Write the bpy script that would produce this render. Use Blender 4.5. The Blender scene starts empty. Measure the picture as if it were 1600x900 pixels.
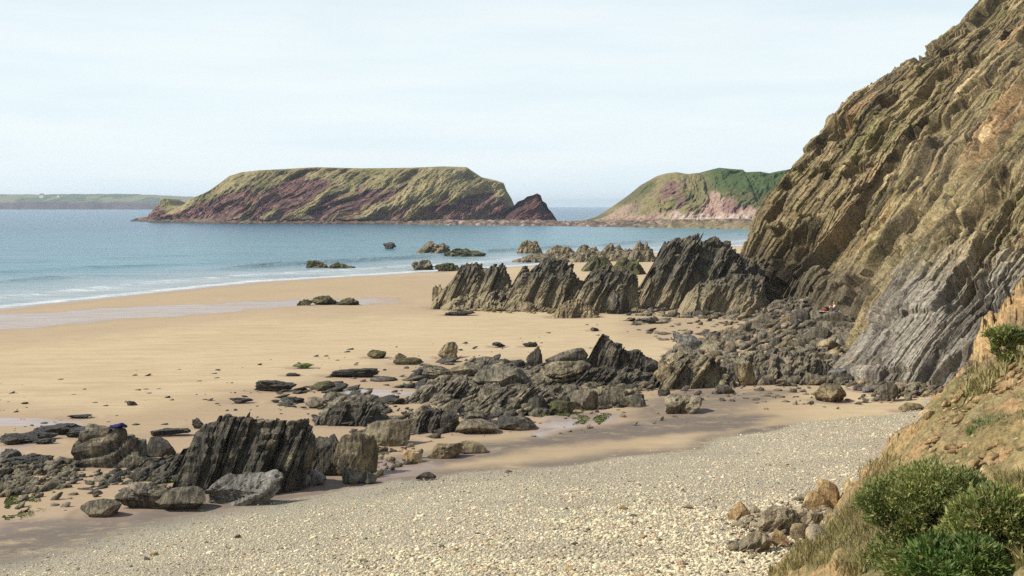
import bpy, math, random
import numpy as np
R = math.radians
# ------------------------------------------------------------------ camera, sky, sun, exposure
sc = bpy.context.scene
col = sc.collection
F, HOR, CX, CAMH = 2000.0, 322.0, 800.0, 12.0      # focal length and horizon in photo pixels; eye height in metres
cam_d = bpy.data.cameras.new('camera'); cam = bpy.data.objects.new('camera', cam_d); col.objects.link(cam)
cam.location = (0, 0, CAMH); cam.rotation_euler = (R(90), 0, 0)
cam_d.sensor_width = 36; cam_d.lens = F/1600*36; cam_d.shift_y = -(450-HOR)/1600
cam_d.clip_start = 0.1; cam_d.clip_end = 60000
sc.camera = cam
SUN_EL, SUN_AZ = 44.0, -103.0                        # elevation; azimuth from +Y (view direction), negative = left
w = bpy.data.worlds.new('World'); sc.world = w; w.use_nodes = True
nt = w.node_tree; nt.nodes.clear()
def wn(t, **k):
    n = nt.nodes.new(t)
    for a, b in k.items(): setattr(n, a, b)
    return n
sky = wn('ShaderNodeTexSky', sky_type='NISHITA', sun_disc=False, sun_elevation=R(SUN_EL), sun_rotation=R(SUN_AZ),
         altitude=10, air_density=1.0, dust_density=0.4, ozone_density=1.2)
geo = wn('ShaderNodeTexCoord')
sep = wn('ShaderNodeSeparateXYZ'); nt.links.new(geo.outputs['Generated'], sep.inputs[0])
# thin veil of high cloud: direction projected on a plane overhead
addz = wn('ShaderNodeMath', operation='ADD'); nt.links.new(sep.outputs['Z'], addz.inputs[0]); addz.inputs[1].default_value = 0.10
dx = wn('ShaderNodeMath', operation='DIVIDE'); nt.links.new(sep.outputs['X'], dx.inputs[0]); nt.links.new(addz.outputs[0], dx.inputs[1])
dy = wn('ShaderNodeMath', operation='DIVIDE'); nt.links.new(sep.outputs['Y'], dy.inputs[0]); nt.links.new(addz.outputs[0], dy.inputs[1])
cmb = wn('ShaderNodeCombineXYZ'); nt.links.new(dx.outputs[0], cmb.inputs[0]); nt.links.new(dy.outputs[0], cmb.inputs[1])
cl = wn('ShaderNodeTexNoise'); cl.inputs['Scale'].default_value = 0.75; cl.inputs['Detail'].default_value = 8; cl.inputs['Roughness'].default_value = 0.55
cl.inputs['Distortion'].default_value = 0.6
nt.links.new(cmb.outputs[0], cl.inputs['Vector'])
mr = wn('ShaderNodeMapRange'); nt.links.new(cl.outputs['Fac'], mr.inputs['Value'])
mr.inputs['From Min'].default_value = 0.30; mr.inputs['From Max'].default_value = 0.68
mr.inputs['To Min'].default_value = 0.20; mr.inputs['To Max'].default_value = 0.42
zc = wn('ShaderNodeMath', operation='MAXIMUM'); nt.links.new(sep.outputs['Z'], zc.inputs[0]); zc.inputs[1].default_value = 0.02
od = wn('ShaderNodeMath', operation='DIVIDE'); nt.links.new(mr.outputs[0], od.inputs[0]); nt.links.new(zc.outputs[0], od.inputs[1])   # thicker towards the horizon
ng_ = wn('ShaderNodeMath', operation='MULTIPLY'); nt.links.new(od.outputs[0], ng_.inputs[0]); ng_.inputs[1].default_value = -1.0
ex_ = wn('ShaderNodeMath', operation='EXPONENT'); nt.links.new(ng_.outputs[0], ex_.inputs[0])
op = wn('ShaderNodeMath', operation='SUBTRACT'); op.inputs[0].default_value = 1.0; nt.links.new(ex_.outputs[0], op.inputs[1])
mixc = wn('ShaderNodeMix', data_type='RGBA'); nt.links.new(op.outputs[0], mixc.inputs[0])
nt.links.new(sky.outputs[0], mixc.inputs[6])
smap = wn('ShaderNodeMapping'); smap.inputs['Scale'].default_value = (2.6, 2.6, 26); nt.links.new(geo.outputs['Generated'], smap.inputs[0])
s1 = wn('ShaderNodeTexNoise'); s1.inputs['Scale'].default_value = 1.5; s1.inputs['Detail'].default_value = 7; s1.inputs['Roughness'].default_value = .58; nt.links.new(smap.outputs[0], s1.inputs['Vector'])
s2 = wn('ShaderNodeMapRange'); nt.links.new(s1.outputs['Fac'], s2.inputs['Value']); s2.inputs['From Min'].default_value = .36; s2.inputs['From Max'].default_value = .62
vcol = wn('ShaderNodeMix', data_type='RGBA'); nt.links.new(s2.outputs[0], vcol.inputs[0]); vcol.inputs[6].default_value = (6.75, 7.65, 8.0, 1); vcol.inputs[7].default_value = (7.3, 8.0, 8.15, 1)
nt.links.new(vcol.outputs[2], mixc.inputs[7])
bg = wn('ShaderNodeBackground'); nt.links.new(mixc.outputs[2], bg.inputs[0]); bg.inputs[1].default_value = 0.10
wo = wn('ShaderNodeOutputWorld'); nt.links.new(bg.outputs[0], wo.inputs[0])
sd = bpy.data.lights.new('sun', 'SUN'); sd.energy = 5.0; sd.angle = R(0.55); sd.color = (1, 0.94, 0.84)
sun = bpy.data.objects.new('sun', sd); col.objects.link(sun)
sx, sy, sz = math.sin(R(SUN_AZ))*math.cos(R(SUN_EL)), math.cos(R(SUN_AZ))*math.cos(R(SUN_EL)), math.sin(R(SUN_EL))
from mathutils import Vector
sun.rotation_euler = Vector((sx, sy, sz)).to_track_quat('Z', 'Y').to_euler()
sun.location = (-60, 30, 80)
vs = sc.view_settings; vs.view_transform = 'Standard'; vs.look = 'None'; vs.exposure = 0.32; vs.gamma = 1; vs.use_curve_mapping = False
sc.cycles.use_denoising = False
sc.cycles.max_bounces = 6; sc.cycles.volume_bounces = 0

# ------------------------------------------------------------------ numpy helpers
rng = np.random.default_rng(7); random.seed(7)
def hsh(ix, iy=0, iz=0, seed=0):
    h = (np.asarray(ix).astype(np.int64)*374761393 + np.asarray(iy).astype(np.int64)*668265263 + np.asarray(iz).astype(np.int64)*2147483647*3 + seed*1274126177 + 977) & 0xFFFFFFFF
    h = ((h ^ (h >> 13))*1274126177) & 0xFFFFFFFF
    h = ((h ^ (h >> 16))*2246822519) & 0xFFFFFFFF
    return ((h ^ (h >> 15)) & 0xFFFFFF)/float(0x1000000)
def vnoise(x, y, z=0.0, seed=0):
    x, y, z = np.broadcast_arrays(np.asarray(x, float), np.asarray(y, float), np.asarray(z, float))
    ix, iy, iz = np.floor(x), np.floor(y), np.floor(z)
    fx, fy, fz = x-ix, y-iy, z-iz
    fx, fy, fz = fx*fx*(3-2*fx), fy*fy*(3-2*fy), fz*fz*(3-2*fz)
    r = 0
    for a in (0, 1):
        for b in (0, 1):
            for c in (0, 1):
                r = r + hsh(ix+a, iy+b, iz+c, seed)*(fx if a else 1-fx)*(fy if b else 1-fy)*(fz if c else 1-fz)
    return r
def fbm(x, y, z=0.0, oct=4, seed=0, gain=0.5):
    r, a, t, f = 0, 1.0, 0, 1.0
    for o in range(oct):
        r = r + a*vnoise(np.asarray(x)*f+o*7.3, np.asarray(y)*f-o*3.1, np.asarray(z)*f+o*1.7, seed+o); t += a; a *= gain; f *= 2.03
    return r/t
def sstep(a, b, x): t = np.clip((x-a)/(b-a), 0, 1); return t*t*(3-2*t)
def lerp(a, b, t): return a+(b-a)*t
def C3(*c): return np.array(c, float)
def blend(base, c, m): m = np.clip(m, 0, 1)[..., None]; return base*(1-m)+np.asarray(c, float)*m

def pdist(x, y, pts):
    """signed distance to a polyline, positive on the right-hand side of its direction"""
    x = np.asarray(x, float); y = np.asarray(y, float)
    best = np.full(np.broadcast(x, y).shape, 1e18); sg = np.ones_like(best)
    for (ax, ay), (bx, by) in zip(pts[:-1], pts[1:]):
        ex, ey = bx-ax, by-ay
        t = np.clip(((x-ax)*ex+(y-ay)*ey)/(ex*ex+ey*ey), 0, 1)
        qx, qy = x-(ax+t*ex), y-(ay+t*ey)
        d = qx*qx+qy*qy; cr = ex*(y-ay)-ey*(x-ax); m = d < best-1e-9
        best = np.where(m, d, best); sg = np.where(m, np.where(cr > 0, -1.0, 1.0), sg)
    return np.sqrt(best)*sg
def ppoly(x, y, poly):
    """signed distance to a closed polygon, positive inside"""
    x = np.asarray(x, float); y = np.asarray(y, float); ins = np.zeros(x.shape, bool); best = np.full(x.shape, 1e18)
    n = len(poly)
    for i in range(n):
        ax, ay = poly[i]; bx, by = poly[(i+1) % n]
        ex, ey = bx-ax, by-ay
        t = np.clip(((x-ax)*ex+(y-ay)*ey)/(ex*ex+ey*ey+1e-12), 0, 1)
        best = np.minimum(best, (x-ax-t*ex)**2+(y-ay-t*ey)**2)
        c = (ay > y) != (by > y)
        xi = ax+(y-ay)*ex/np.where(abs(ey) < 1e-9, 1e-9, ey)
        ins ^= c & (x < xi)
    return np.where(ins, 1, -1)*np.sqrt(best)

SHORE = [(-400, -60), (-160, 20), (-85, 84), (-60, 150), (-40, 203), (-12, 238), (6, 262), (32, 322), (88, 420), (142, 540), (170, 640), (220, 660), (700, 600)]
FOOT = [(-90, -20), (-40, 14), (-22, 33), (-16, 40), (-11.5, 45.9), (-5.1, 51.4), (2.7, 53.7), (8.6, 57.6), (14.2, 63.2), (20.8, 69.4), (25, 74.6), (60, 95)]
BANK = [(-25, -10), (-8, 6), (0, 16), (3.6, 24), (6.5, 32.5), (10.6, 41), (15.2, 49), (19.5, 59), (24, 68), (30, 76), (45, 90)]
def ground(x, y):
    s = pdist(x, y, SHORE); q = pdist(x, y, FOOT)
    q = q + (vnoise(np.asarray(x)/5, np.asarray(y)/5, 0, 3)-.5)*2.0
    z = np.where(s > 0, 1.7*(1-np.exp(-np.maximum(s, 0)/95)), np.maximum(0.03*s, -4.5))
    z = z + np.where(q > 0, 2.9*(1-np.exp(-np.maximum(q, 0)*0.105/2.9)), 0)
    return z
def bank_rise(x, y):
    d = pdist(x, y, BANK) + (fbm(np.asarray(x)/3, np.asarray(y)/3, 0, 3, 11)-.5)*1.6
    sl = lerp(1.05, 1.75, sstep(38, 56, np.asarray(y, float)))
    r = np.where(d > 0, np.where(d < 3.8, sl*d, sl*3.8+(d-3.8)*.55), d*.9)
    return r, d
def surf(x, y):
    g = ground(x, y); r, d = bank_rise(x, y)
    return np.where(r > 0, g+r, g)
def P(px, py, Y): return Vector(((px-CX)/F*Y, Y, CAMH-(py-HOR)/F*Y))
_YS = np.geomspace(9, 1400, 700)
def hit(px, py, fn=None):
    """where the sight line through a photo pixel meets the ground"""
    z = CAMH-(py-HOR)/F*_YS; gz = (fn or surf)((px-CX)/F*_YS, _YS)
    k = np.argmax(z <= gz)
    if k == 0: return P(px, py, _YS[-1])
    a, b = z[k-1]-gz[k-1], z[k]-gz[k]; t = a/(a-b); Y = lerp(_YS[k-1], _YS[k], t)
    return P(px, py, Y)

# ------------------------------------------------------------------ mesh helpers
def make_mesh(name, V, Fc, smooth=True, attrs=None, colors=None):
    V = np.asarray(V, float).reshape(-1, 3); Fc = np.asarray(Fc, np.int32); k = Fc.shape[1]; n = len(Fc)
    me = bpy.data.meshes.new(name); me.vertices.add(len(V)); me.vertices.foreach_set('co', V.ravel())
    me.loops.add(n*k); me.loops.foreach_set('vertex_index', Fc.ravel())
    me.polygons.add(n); me.polygons.foreach_set('loop_start', np.arange(n, dtype=np.int32)*k)
    me.polygons.foreach_set('use_smooth', np.full(n, smooth))
    if attrs:
        for a, v in attrs.items():
            at = me.attributes.new(a, 'FLOAT', 'POINT'); at.data.foreach_set('value', np.asarray(v, np.float32).ravel())
    if colors is not None:
        at = me.attributes.new('tint', 'FLOAT_COLOR', 'POINT')
        c = np.ones((len(V), 4), np.float32); c[:, :3] = np.clip(np.asarray(colors).reshape(-1, 3), 0, 1); at.data.foreach_set('color', c.ravel())
    me.update(calc_edges=True); me.validate()
    return me
def grid_faces(nu, nv, flip=False):
    i = np.arange((nu-1)*(nv-1)); a = (i//(nv-1))*nv + i % (nv-1)
    f = np.stack([a, a+nv, a+nv+1, a+1], 1)
    return f[:, ::-1] if flip else f
def put(name, me, mat, loc=(0, 0, 0), parent=None, label=None, cat=None, group=None, kind=None):
    o = bpy.data.objects.new(name, me); col.objects.link(o); o.location = loc
    if mat and me and not me.materials: me.materials.append(mat)
    if parent: o.parent = parent
    tag(o, label, cat, group, kind); return o
def tag(o, label=None, cat=None, group=None, kind=None):
    for k, v in (('label', label), ('category', cat), ('group', group), ('kind', kind)):
        if v: o[k] = v
def grid_normals(V):
    du = np.gradient(V, axis=0); dv = np.gradient(V, axis=1); n = np.cross(du, dv)
    return n/np.maximum(np.linalg.norm(n, axis=2, keepdims=True), 1e-9)

# ------------------------------------------------------------------ materials
class M:
    def __init__(s, name):
        s.m = bpy.data.materials.new(name); s.m.use_nodes = True; s.t = s.m.node_tree; s.t.nodes.clear()
        s.out = s.n('ShaderNodeOutputMaterial'); s.b = s.n('ShaderNodeBsdfPrincipled'); s.l(s.b.outputs[0], s.out.inputs[0])
        s.pos = s.n('ShaderNodeNewGeometry').outputs['Position']
    def n(s, t, **k):
        n = s.t.nodes.new(t)
        for a, b in k.items(): setattr(n, a, b)
        return n
    def l(s, a, b): s.t.links.new(a, b)
    def map(s, scale=(1, 1, 1), rot=(0, 0, 0), src=None):
        m = s.n('ShaderNodeMapping'); s.l(src or s.pos, m.inputs[0]); m.inputs['Rotation'].default_value = rot; m.inputs['Scale'].default_value = scale
        return m.outputs[0]
    def noise(s, vec, scale, detail=4, rough=.55, dist=0, out='Fac'):
        n = s.n('ShaderNodeTexNoise'); s.l(vec, n.inputs['Vector']); n.inputs['Scale'].default_value = scale; n.inputs['Detail'].default_value = detail
        n.inputs['Roughness'].default_value = rough; n.inputs['Distortion'].default_value = dist
        return n.outputs[out]
    def ramp(s, v, a, b, lo=0., hi=1.):
        n = s.n('ShaderNodeMapRange'); s.l(v, n.inputs['Value']); n.inputs['From Min'].default_value = a; n.inputs['From Max'].default_value = b
        n.inputs['To Min'].default_value = lo; n.inputs['To Max'].default_value = hi; return n.outputs[0]
    def math(s, op, a, b=None):
        n = s.n('ShaderNodeMath', operation=op)
        for i, v in enumerate((a, b)):
            if v is None: continue
            if isinstance(v, (int, float)): n.inputs[i].default_value = v
            else: s.l(v, n.inputs[i])
        return n.outputs[0]
    def mix(s, f, a, b, mode='MIX'):
        n = s.n('ShaderNodeMix', data_type='RGBA', blend_type=mode)
        for i, v in ((0, f), (6, a), (7, b)):
            if isinstance(v, (int, float)): n.inputs[i].default_value = v
            elif isinstance(v, (tuple, list)): n.inputs[i].default_value = (*v[:3], 1)
            else: s.l(v, n.inputs[i])
        return n.outputs[2]
    def n_z(s):
        x = s.n('ShaderNodeSeparateXYZ'); s.l(s.pos, x.inputs[0]); return x.outputs['Z']
    def attr(s, name, out='Fac', typ='GEOMETRY'):
        n = s.n('ShaderNodeAttribute', attribute_name=name, attribute_type=typ); return n.outputs[out]
    def bump(s, h, strength=.5, dist=.1):
        n = s.n('ShaderNodeBump'); s.l(h, n.inputs['Height']); n.inputs['Strength'].default_value = strength; n.inputs['Distance'].default_value = dist
        s.l(n.outputs[0], s.b.inputs['Normal'])
    def done(s, c, rough=.85, spec=.25):
        for v, i in ((c, 'Base Color'), (rough, 'Roughness'), (spec, 'Specular IOR Level')):
            if isinstance(v, (int, float)): s.b.inputs[i].default_value = v
            elif isinstance(v, (tuple, list)): s.b.inputs[i].default_value = (*v[:3], 1)
            else: s.l(v, s.b.inputs[i])
        return s.m
def rock_mat(name, dark, mid, light, dip=57, fine=1.0, lightness=.5, algae=0.0, spec=.25, rough=.8, zone=None):
    m = M(name)
    st = m.noise(m.map((3.2*fine, 1.0*fine, .35*fine), (0, R(-(90-dip)), 0)), 1.6, 7, .66, .5)
    bl = m.noise(m.pos, .7*fine, 7, .64)
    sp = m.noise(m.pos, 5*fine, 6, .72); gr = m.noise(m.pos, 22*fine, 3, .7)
    c = m.mix(m.ramp(st, .40, .60), dark, mid)
    c = m.mix(m.ramp(bl, .60-.2*lightness, .76-.2*lightness), c, light)
    if zone: c = m.mix(m.ramp(m.math('ADD', m.n_z(), m.math('MULTIPLY', bl, 4.0)), zone[0], zone[1]), (.30, .245, .145), c)     # barnacled foot below, dark lichen above
    c = m.mix(m.ramp(sp, .46, .66, .0, .75), c, tuple(v*.45 for v in dark))  # bump pits tinted near-black: crevice shade put into the colour
    c = m.mix(m.ramp(gr, .55, .75, 0, .35), c, tuple(min(1, v*1.5) for v in light))
    if algae: c = m.mix(m.ramp(m.noise(m.pos, 1.3, 4), .75-.35*algae, .85-.25*algae), c, (.09, .13, .025))
    h = m.math('ADD', m.math('ADD', st, m.math('MULTIPLY', sp, -.7)), m.math('MULTIPLY', gr, .25))
    m.bump(h, 1.0, .16/fine)
    return m.done(c, rough, spec)
def tint_mat(name, scale=1.0, amount=.6, bumpd=.15, rough=.9, spec=.15, bed=False):
    """colour zones come from the mesh, fine grain from noise"""
    m = M(name); t = m.attr('tint', 'Color')
    a = m.noise(m.pos, 2.2*scale, 6, .68); b = m.noise(m.pos, 11*scale, 4, .7)
    k = m.math('ADD', m.ramp(a, .25, .75, 1-amount, 1+amount*.7), m.ramp(b, .25, .75, -amount*.45, amount*.45))
    hgt = m.math('ADD', a, m.math('MULTIPLY', b, .5))
    if bed:
        cb = m.n('ShaderNodeCombineXYZ'); m.l(m.attr('bed'), cb.inputs[0]); m.l(m.attr('along'), cb.inputs[1])
        st = m.noise(m.map((3.4, .16, 1), src=cb.outputs[0]), 1.7, 8, .72, .15)
        k = m.math('MULTIPLY', k, m.ramp(st, .36, .60, .48, 1.18)); hgt = m.math('ADD', hgt, m.math('MULTIPLY', st, 1.4))
    c = m.mix(1.0, t, k, 'MULTIPLY')
    m.bump(hgt, .9 if bed else .7, bumpd)
    return m.done(c, rough, spec)
MAT = {}
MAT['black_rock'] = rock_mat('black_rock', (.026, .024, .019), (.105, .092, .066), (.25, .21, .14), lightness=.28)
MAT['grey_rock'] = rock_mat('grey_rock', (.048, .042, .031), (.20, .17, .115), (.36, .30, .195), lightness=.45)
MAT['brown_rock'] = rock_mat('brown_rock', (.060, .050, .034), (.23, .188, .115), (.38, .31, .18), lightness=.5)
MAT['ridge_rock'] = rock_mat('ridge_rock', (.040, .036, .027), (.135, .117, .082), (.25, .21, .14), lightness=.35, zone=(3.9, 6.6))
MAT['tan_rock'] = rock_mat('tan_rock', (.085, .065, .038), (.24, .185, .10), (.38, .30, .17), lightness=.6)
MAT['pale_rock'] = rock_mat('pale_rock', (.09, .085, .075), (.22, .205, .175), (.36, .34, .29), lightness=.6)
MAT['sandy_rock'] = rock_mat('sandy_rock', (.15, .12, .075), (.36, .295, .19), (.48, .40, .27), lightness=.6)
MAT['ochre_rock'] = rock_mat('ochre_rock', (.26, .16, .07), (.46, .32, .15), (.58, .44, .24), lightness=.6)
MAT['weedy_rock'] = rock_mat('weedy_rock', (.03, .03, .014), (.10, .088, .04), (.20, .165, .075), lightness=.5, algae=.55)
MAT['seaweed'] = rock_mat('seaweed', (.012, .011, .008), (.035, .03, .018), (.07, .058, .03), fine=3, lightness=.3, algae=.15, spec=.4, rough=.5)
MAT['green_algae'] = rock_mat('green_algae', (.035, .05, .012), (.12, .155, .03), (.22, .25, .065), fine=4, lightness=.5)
MAT['cliff'] = tint_mat('cliff', 1.5, .75, .22, bed=True)
MAT['earth'] = tint_mat('earth', 2.6, .75, .16)
MAT['island'] = tint_mat('island', .22, .6, 1.4)
MAT['land'] = tint_mat('land', .02, .2, 2.0)

# sand and shingle sheet
m = M('beach')
wet, shg, drk = m.attr('wet'), m.attr('shingle'), m.attr('silt')
wet = m.math('MULTIPLY', wet, m.ramp(m.noise(m.map((.16, .9, 1), (0, 0, R(-20))), 1.0, 6, .65), .32, .56, .68, 1.0))
rip = m.noise(m.map((.10, 1.3, 1), (0, 0, R(-22))), 1.0, 5, .6)
big = m.noise(m.pos, .06, 4, .55)
sp = m.noise(m.pos, 14, 3, .7)
c = m.mix(m.ramp(big, .3, .7), (.375, .288, .165), (.435, .342, .202))
c = m.mix(m.ramp(rip, .38, .64, 0, .8), c, (.46, .365, .235))
c = m.mix(m.ramp(m.noise(m.map((.5, 1.6, 1), (0, 0, R(-18))), .8, 7, .7), .48, .72, 0, .55), c, (.27, .195, .12))
c = m.mix(m.ramp(sp, .4, .75, 0, .45), c, (.22, .155, .095))
c = m.mix(m.attr('damp'), c, (.280, .204, .128))
c = m.mix(m.math('MULTIPLY', drk, m.ramp(m.noise(m.map((.45, .75, 1), (0, 0, R(-14))), 1.3, 10, .82, .3), .32, .50)), c, (.13, .107, .086))
c = m.mix(wet, c, (.27, .20, .16))
vo = m.n('ShaderNodeTexVoronoi'); m.l(m.pos, vo.inputs['Vector']); vo.inputs['Scale'].default_value = 30
peb = m.mix(m.ramp(vo.outputs['Color'], .15, .85), (.27, .24, .175), (.50, .45, .33))
peb = m.mix(m.ramp(vo.outputs['Distance'], .35, .75), peb, (.10, .085, .065))
c = m.mix(shg, c, peb)
rgh = m.ramp(wet, .2, 1, .85, .10)
m.bump(m.math('ADD', m.math('MULTIPLY', m.math('ADD', rip, m.math('MULTIPLY', sp, .15)), m.ramp(wet, 0, .8, 1, .02)), 0.0), .35, .12)
MAT['beach'] = m.done(c, rgh, m.ramp(wet, .2, 1, .12, .5))
# sea
m = M('sea')
s_ = m.attr('depth'); fo = m.attr('foam')
pat = m.noise(m.map((.02, .085, 1)), 1.0, 5, .6)
c = m.mix(m.ramp(s_, 4, 55), (.30, .33, .32), (.075, .190, .230))
c = m.mix(m.ramp(s_, 90, 380), c, (.030, .098, .170))
c = m.mix(m.ramp(pat, .35, .7, 0, .5), c, (.028, .085, .13))
fn = m.noise(m.map((.18, .5, 1)), 1.0, 7, .68, .8)
ff = m.ramp(m.math('ADD', fo, m.math('MULTIPLY', m.math('SUBTRACT', fn, .5), .9)), .42, .72)
c = m.mix(ff, c, (.62, .64, .65))
wv = m.math('ADD', m.noise(m.map((.35, 1.0, 1)), 1.2, 5, .65), m.math('MULTIPLY', m.noise(m.map((.05, .22, 1)), 1.0, 4, .6), 3.0))
m.bump(wv, .9, .55)
MAT['sea'] = m.done(c, m.ramp(ff, 0, 1, .22, .8), m.ramp(ff, 0, 1, .24, .1))

# ------------------------------------------------------------------ beach sheet
def pxpoly(pts): return [tuple(hit(a, b, ground)[:2]) for a, b in pts]
ang = np.radians(np.concatenate([np.linspace(-62, -24, 50, endpoint=False), np.linspace(-24, 24, 640, endpoint=False), np.linspace(24, 60, 50)]))
rad = np.concatenate([np.geomspace(3, 26, 40, endpoint=False), np.geomspace(26, 330, 720, endpoint=False), np.geomspace(330, 900, 60)])
A, Rr = np.meshgrid(ang, rad, indexing='ij')
X, Y = Rr*np.sin(A), Rr*np.cos(A)
Z = ground(X, Y)
s = pdist(X, Y, SHORE); q = pdist(X, Y, FOOT)+(vnoise(X/5, Y/5, 0, 3)-.5)*2.0
Z += np.where(s > 3, 1, 0)*((fbm(X/7, Y/7, 0, 3, 5)-.5)*.22 + (fbm(X/1.4, Y/1.4, 0, 2, 6)-.5)*.05*sstep(0, 2, q))
edge = fbm(X/9, Y/16, 0, 4, 21)-.5+.5*(fbm(X/1.6, Y/2.6, 0, 4, 22)-.5)
def pm(pts, soft=1.2, rag=3.0):
    d = ppoly(X, Y, pxpoly(pts)) + edge*rag
    return sstep(-soft, soft, d)
wet = np.maximum.reduce([
    sstep(7, 0, s+edge*6)*.8,
    .85*pm([(-260, 512), (0, 491), (200, 480), (400, 470), (560, 467), (650, 473), (450, 480), (300, 494), (100, 507), (0, 516), (-260, 545)], 2.5, 13),
    .85*pm([(-200, 640), (0, 648), (120, 656), (165, 662), (90, 668), (0, 668), (-200, 670)], .5, 2),
    .8*pm([(0, 700), (50, 685), (62, 700), (20, 712), (-40, 720)], .3, 1),
    .9*pm([(520, 611), (560, 607), (640, 611), (700, 616), (620, 620), (540, 618)], .3, 1.5),
    .9*pm([(830, 668), (860, 645), (900, 640), (975, 646), (960, 660), (880, 672), (850, 686), (820, 682)], .4, 1.2),
    .9*pm([(108, 705), (122, 700), (132, 722), (120, 730)], .2, .3),
    .2*pm([(0, 800), (110, 775), (260, 800), (200, 822), (60, 830), (-60, 850)], .5, 1.5),
    .6*pm([(560, 720), (640, 715), (700, 730), (640, 745), (570, 748)], .5, 1.5)])
damp = np.maximum.reduce([
    .75*pm([(-200, 640), (0, 632), (200, 640), (330, 610), (480, 590), (640, 560), (900, 560), (1100, 590), (1300, 600), (1250, 660), (900, 722), (600, 745), (250, 800), (0, 860), (-200, 900)], 3, 6),
    .5*pm([(-300, 540), (0, 470), (400, 440), (700, 425), (900, 440), (700, 490), (400, 500), (100, 530), (-300, 600)], 6, 14), 
    .6*pm([(960, 490), (1300, 470), (1330, 520), (1100, 540), (980, 520)], 2, 6)])
silt = np.maximum.reduce([
    pm([(560, 730), (780, 690), (900, 670), (1050, 650), (1210, 650), (1180, 668), (1000, 684), (860, 700), (700, 730), (560, 752)], .8, 3.5),
    .8*pm([(960, 650), (1080, 606), (1250, 610), (1160, 640), (1060, 664)], .8, 3),
    pm([(1060, 712), (1170, 668), (1300, 655), (1400, 640), (1300, 662), (1180, 690), (1080, 715)], .4, 1.5),
    .9*sstep(-2.6, -.3, q+edge*3)*(1-sstep(8, 16, X)),
    1.0*pm([(-120, 905), (0, 812), (150, 802), (280, 794), (420, 772), (560, 738), (640, 728), (700, 734), (560, 764), (420, 806), (300, 842), (100, 885), (0, 915)], .6, 2.0),
    sstep(6, 2.5, q+edge*3)*sstep(-4.5, -1.5, q+edge*3)*sstep(-4, -9, X)])
shing = sstep(-.3, .5, q+edge*1.8)
V = np.stack([X, Y, Z], 2)
me = make_mesh('beach', V, grid_faces(*X.shape, flip=True), attrs=dict(wet=wet, damp=damp, silt=silt, shingle=shing*(1-.85*sstep(3.6, 0, q+edge*3)*sstep(-5, -12, X))))
put('beach', me, MAT['beach'], kind='structure')

# ------------------------------------------------------------------ sea
ang = np.radians(np.concatenate([np.linspace(-70, -25, 60, endpoint=False), np.linspace(-25, 25, 420, endpoint=False), np.linspace(25, 60, 40)]))
rad = np.concatenate([np.geomspace(60, 700, 520, endpoint=False), np.geomspace(700, 14000, 120)])
A, Rr = np.meshgrid(ang, rad, indexing='ij'); X, Y = Rr*np.sin(A), Rr*np.cos(A)
s = pdist(X, Y, SHORE)
sw = s + (fbm(X/30, Y/30, 0, 3, 31)-.5)*9
Z = .95*np.exp(-((sw+38)/1.9)**2)*sstep(.22, .45, vnoise(X/34, Y/34, 0, 33)) + .45*np.exp(-((sw+60)/2.6)**2)*vnoise(X/35, Y/35, 0, 34)+ .3*np.exp(-((sw+95)/3.4)**2)*vnoise(X/40, Y/40, 0, 36) + .16*np.exp(-((sw+16)/1.6)**2)
Z = Z + (fbm(X/11, Y/5, 0, 3, 35)-.5)*.16*sstep(-4, -30, s)
Z = np.where(s > 6, np.minimum(Z, -.05-.01*s), Z)
foam = np.maximum.reduce([(.62)*np.exp(-((s+2)/3.5)**2), .52*np.exp(-((sw+15)/7)**2), .40*sstep(-34, -26, sw)*sstep(4, -8, s), .46*np.exp(-((sw+35.6)/1.0)**2)*sstep(.45, .6, vnoise(X/18, Y/18, 0, 37))])
# swash round the skerries in front of the causeway
foam = np.maximum(foam, .55*np.exp(-((X-18)/26)**2-((Y-330)/30)**2))
me = make_mesh('sea', np.stack([X, Y, Z], 2), grid_faces(*X.shape, flip=True), attrs=dict(depth=np.maximum(-s, 0), foam=foam))
put('sea', me, MAT['sea'], kind='structure')

# ------------------------------------------------------------------ right-hand cliff: a loft through its rising beds
def section(pts, Y0, Y1, n=90):
    p = np.array(pts, float); d = np.r_[0, np.cumsum(np.hypot(*np.diff(p, axis=0).T))]; t = np.linspace(0, 1, n)*d[-1]
    px, py = np.interp(t, d, p[:, 0]), np.interp(t, d, p[:, 1]); Yv = lerp(Y0, Y1, np.linspace(0, 1, n))
    return np.stack([(px-CX)/F*Yv, Yv, CAMH-(py-HOR)/F*Yv], 1)
S0 = section([(1128, 490), (1150, 430), (1166, 385), (1182, 340), (1204, 308), (1222, 283), (1250, 250), (1290, 203), (1320, 164), (1345, 149), (1390, 124), (1430, 95), (1470, 64), (1510, 37), (1540, 6), (1590, -30), (1650, -66), (1740, -105)], 146, 172)
S1 = section([(1222, 482), (1250, 425), (1300, 365), (1400, 235), (1500, 110), (1600, 5), (1700, -55), (1800, -95)], 138, 160)
S2 = section([(1338, 505), (1356, 462), (1400, 392), (1500, 250), (1600, 122), (1700, 20), (1800, -50), (1900, -90)], 121, 146)
S25 = section([(1330, 530), (1356, 482), (1400, 416), (1500, 276), (1600, 148), (1710, 30), (1820, -45), (1930, -95)], 103, 132)
S3 = section([(1300, 572), (1330, 535), (1400, 440), (1500, 312), (1600, 190), (1720, 62), (1840, -40), (1960, -100)], 83.5, 112)
S4 = section([(1415, 592), (1445, 545), (1500, 468), (1560, 386), (1640, 272), (1760, 120), (1880, 0), (2000, -80)], 77, 102)
S5 = section([(1520, 600), (1552, 540), (1590, 472), (1640, 400), (1720, 290), (1840, 130), (1960, 10), (2080, -80)], 74, 95)
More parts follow.
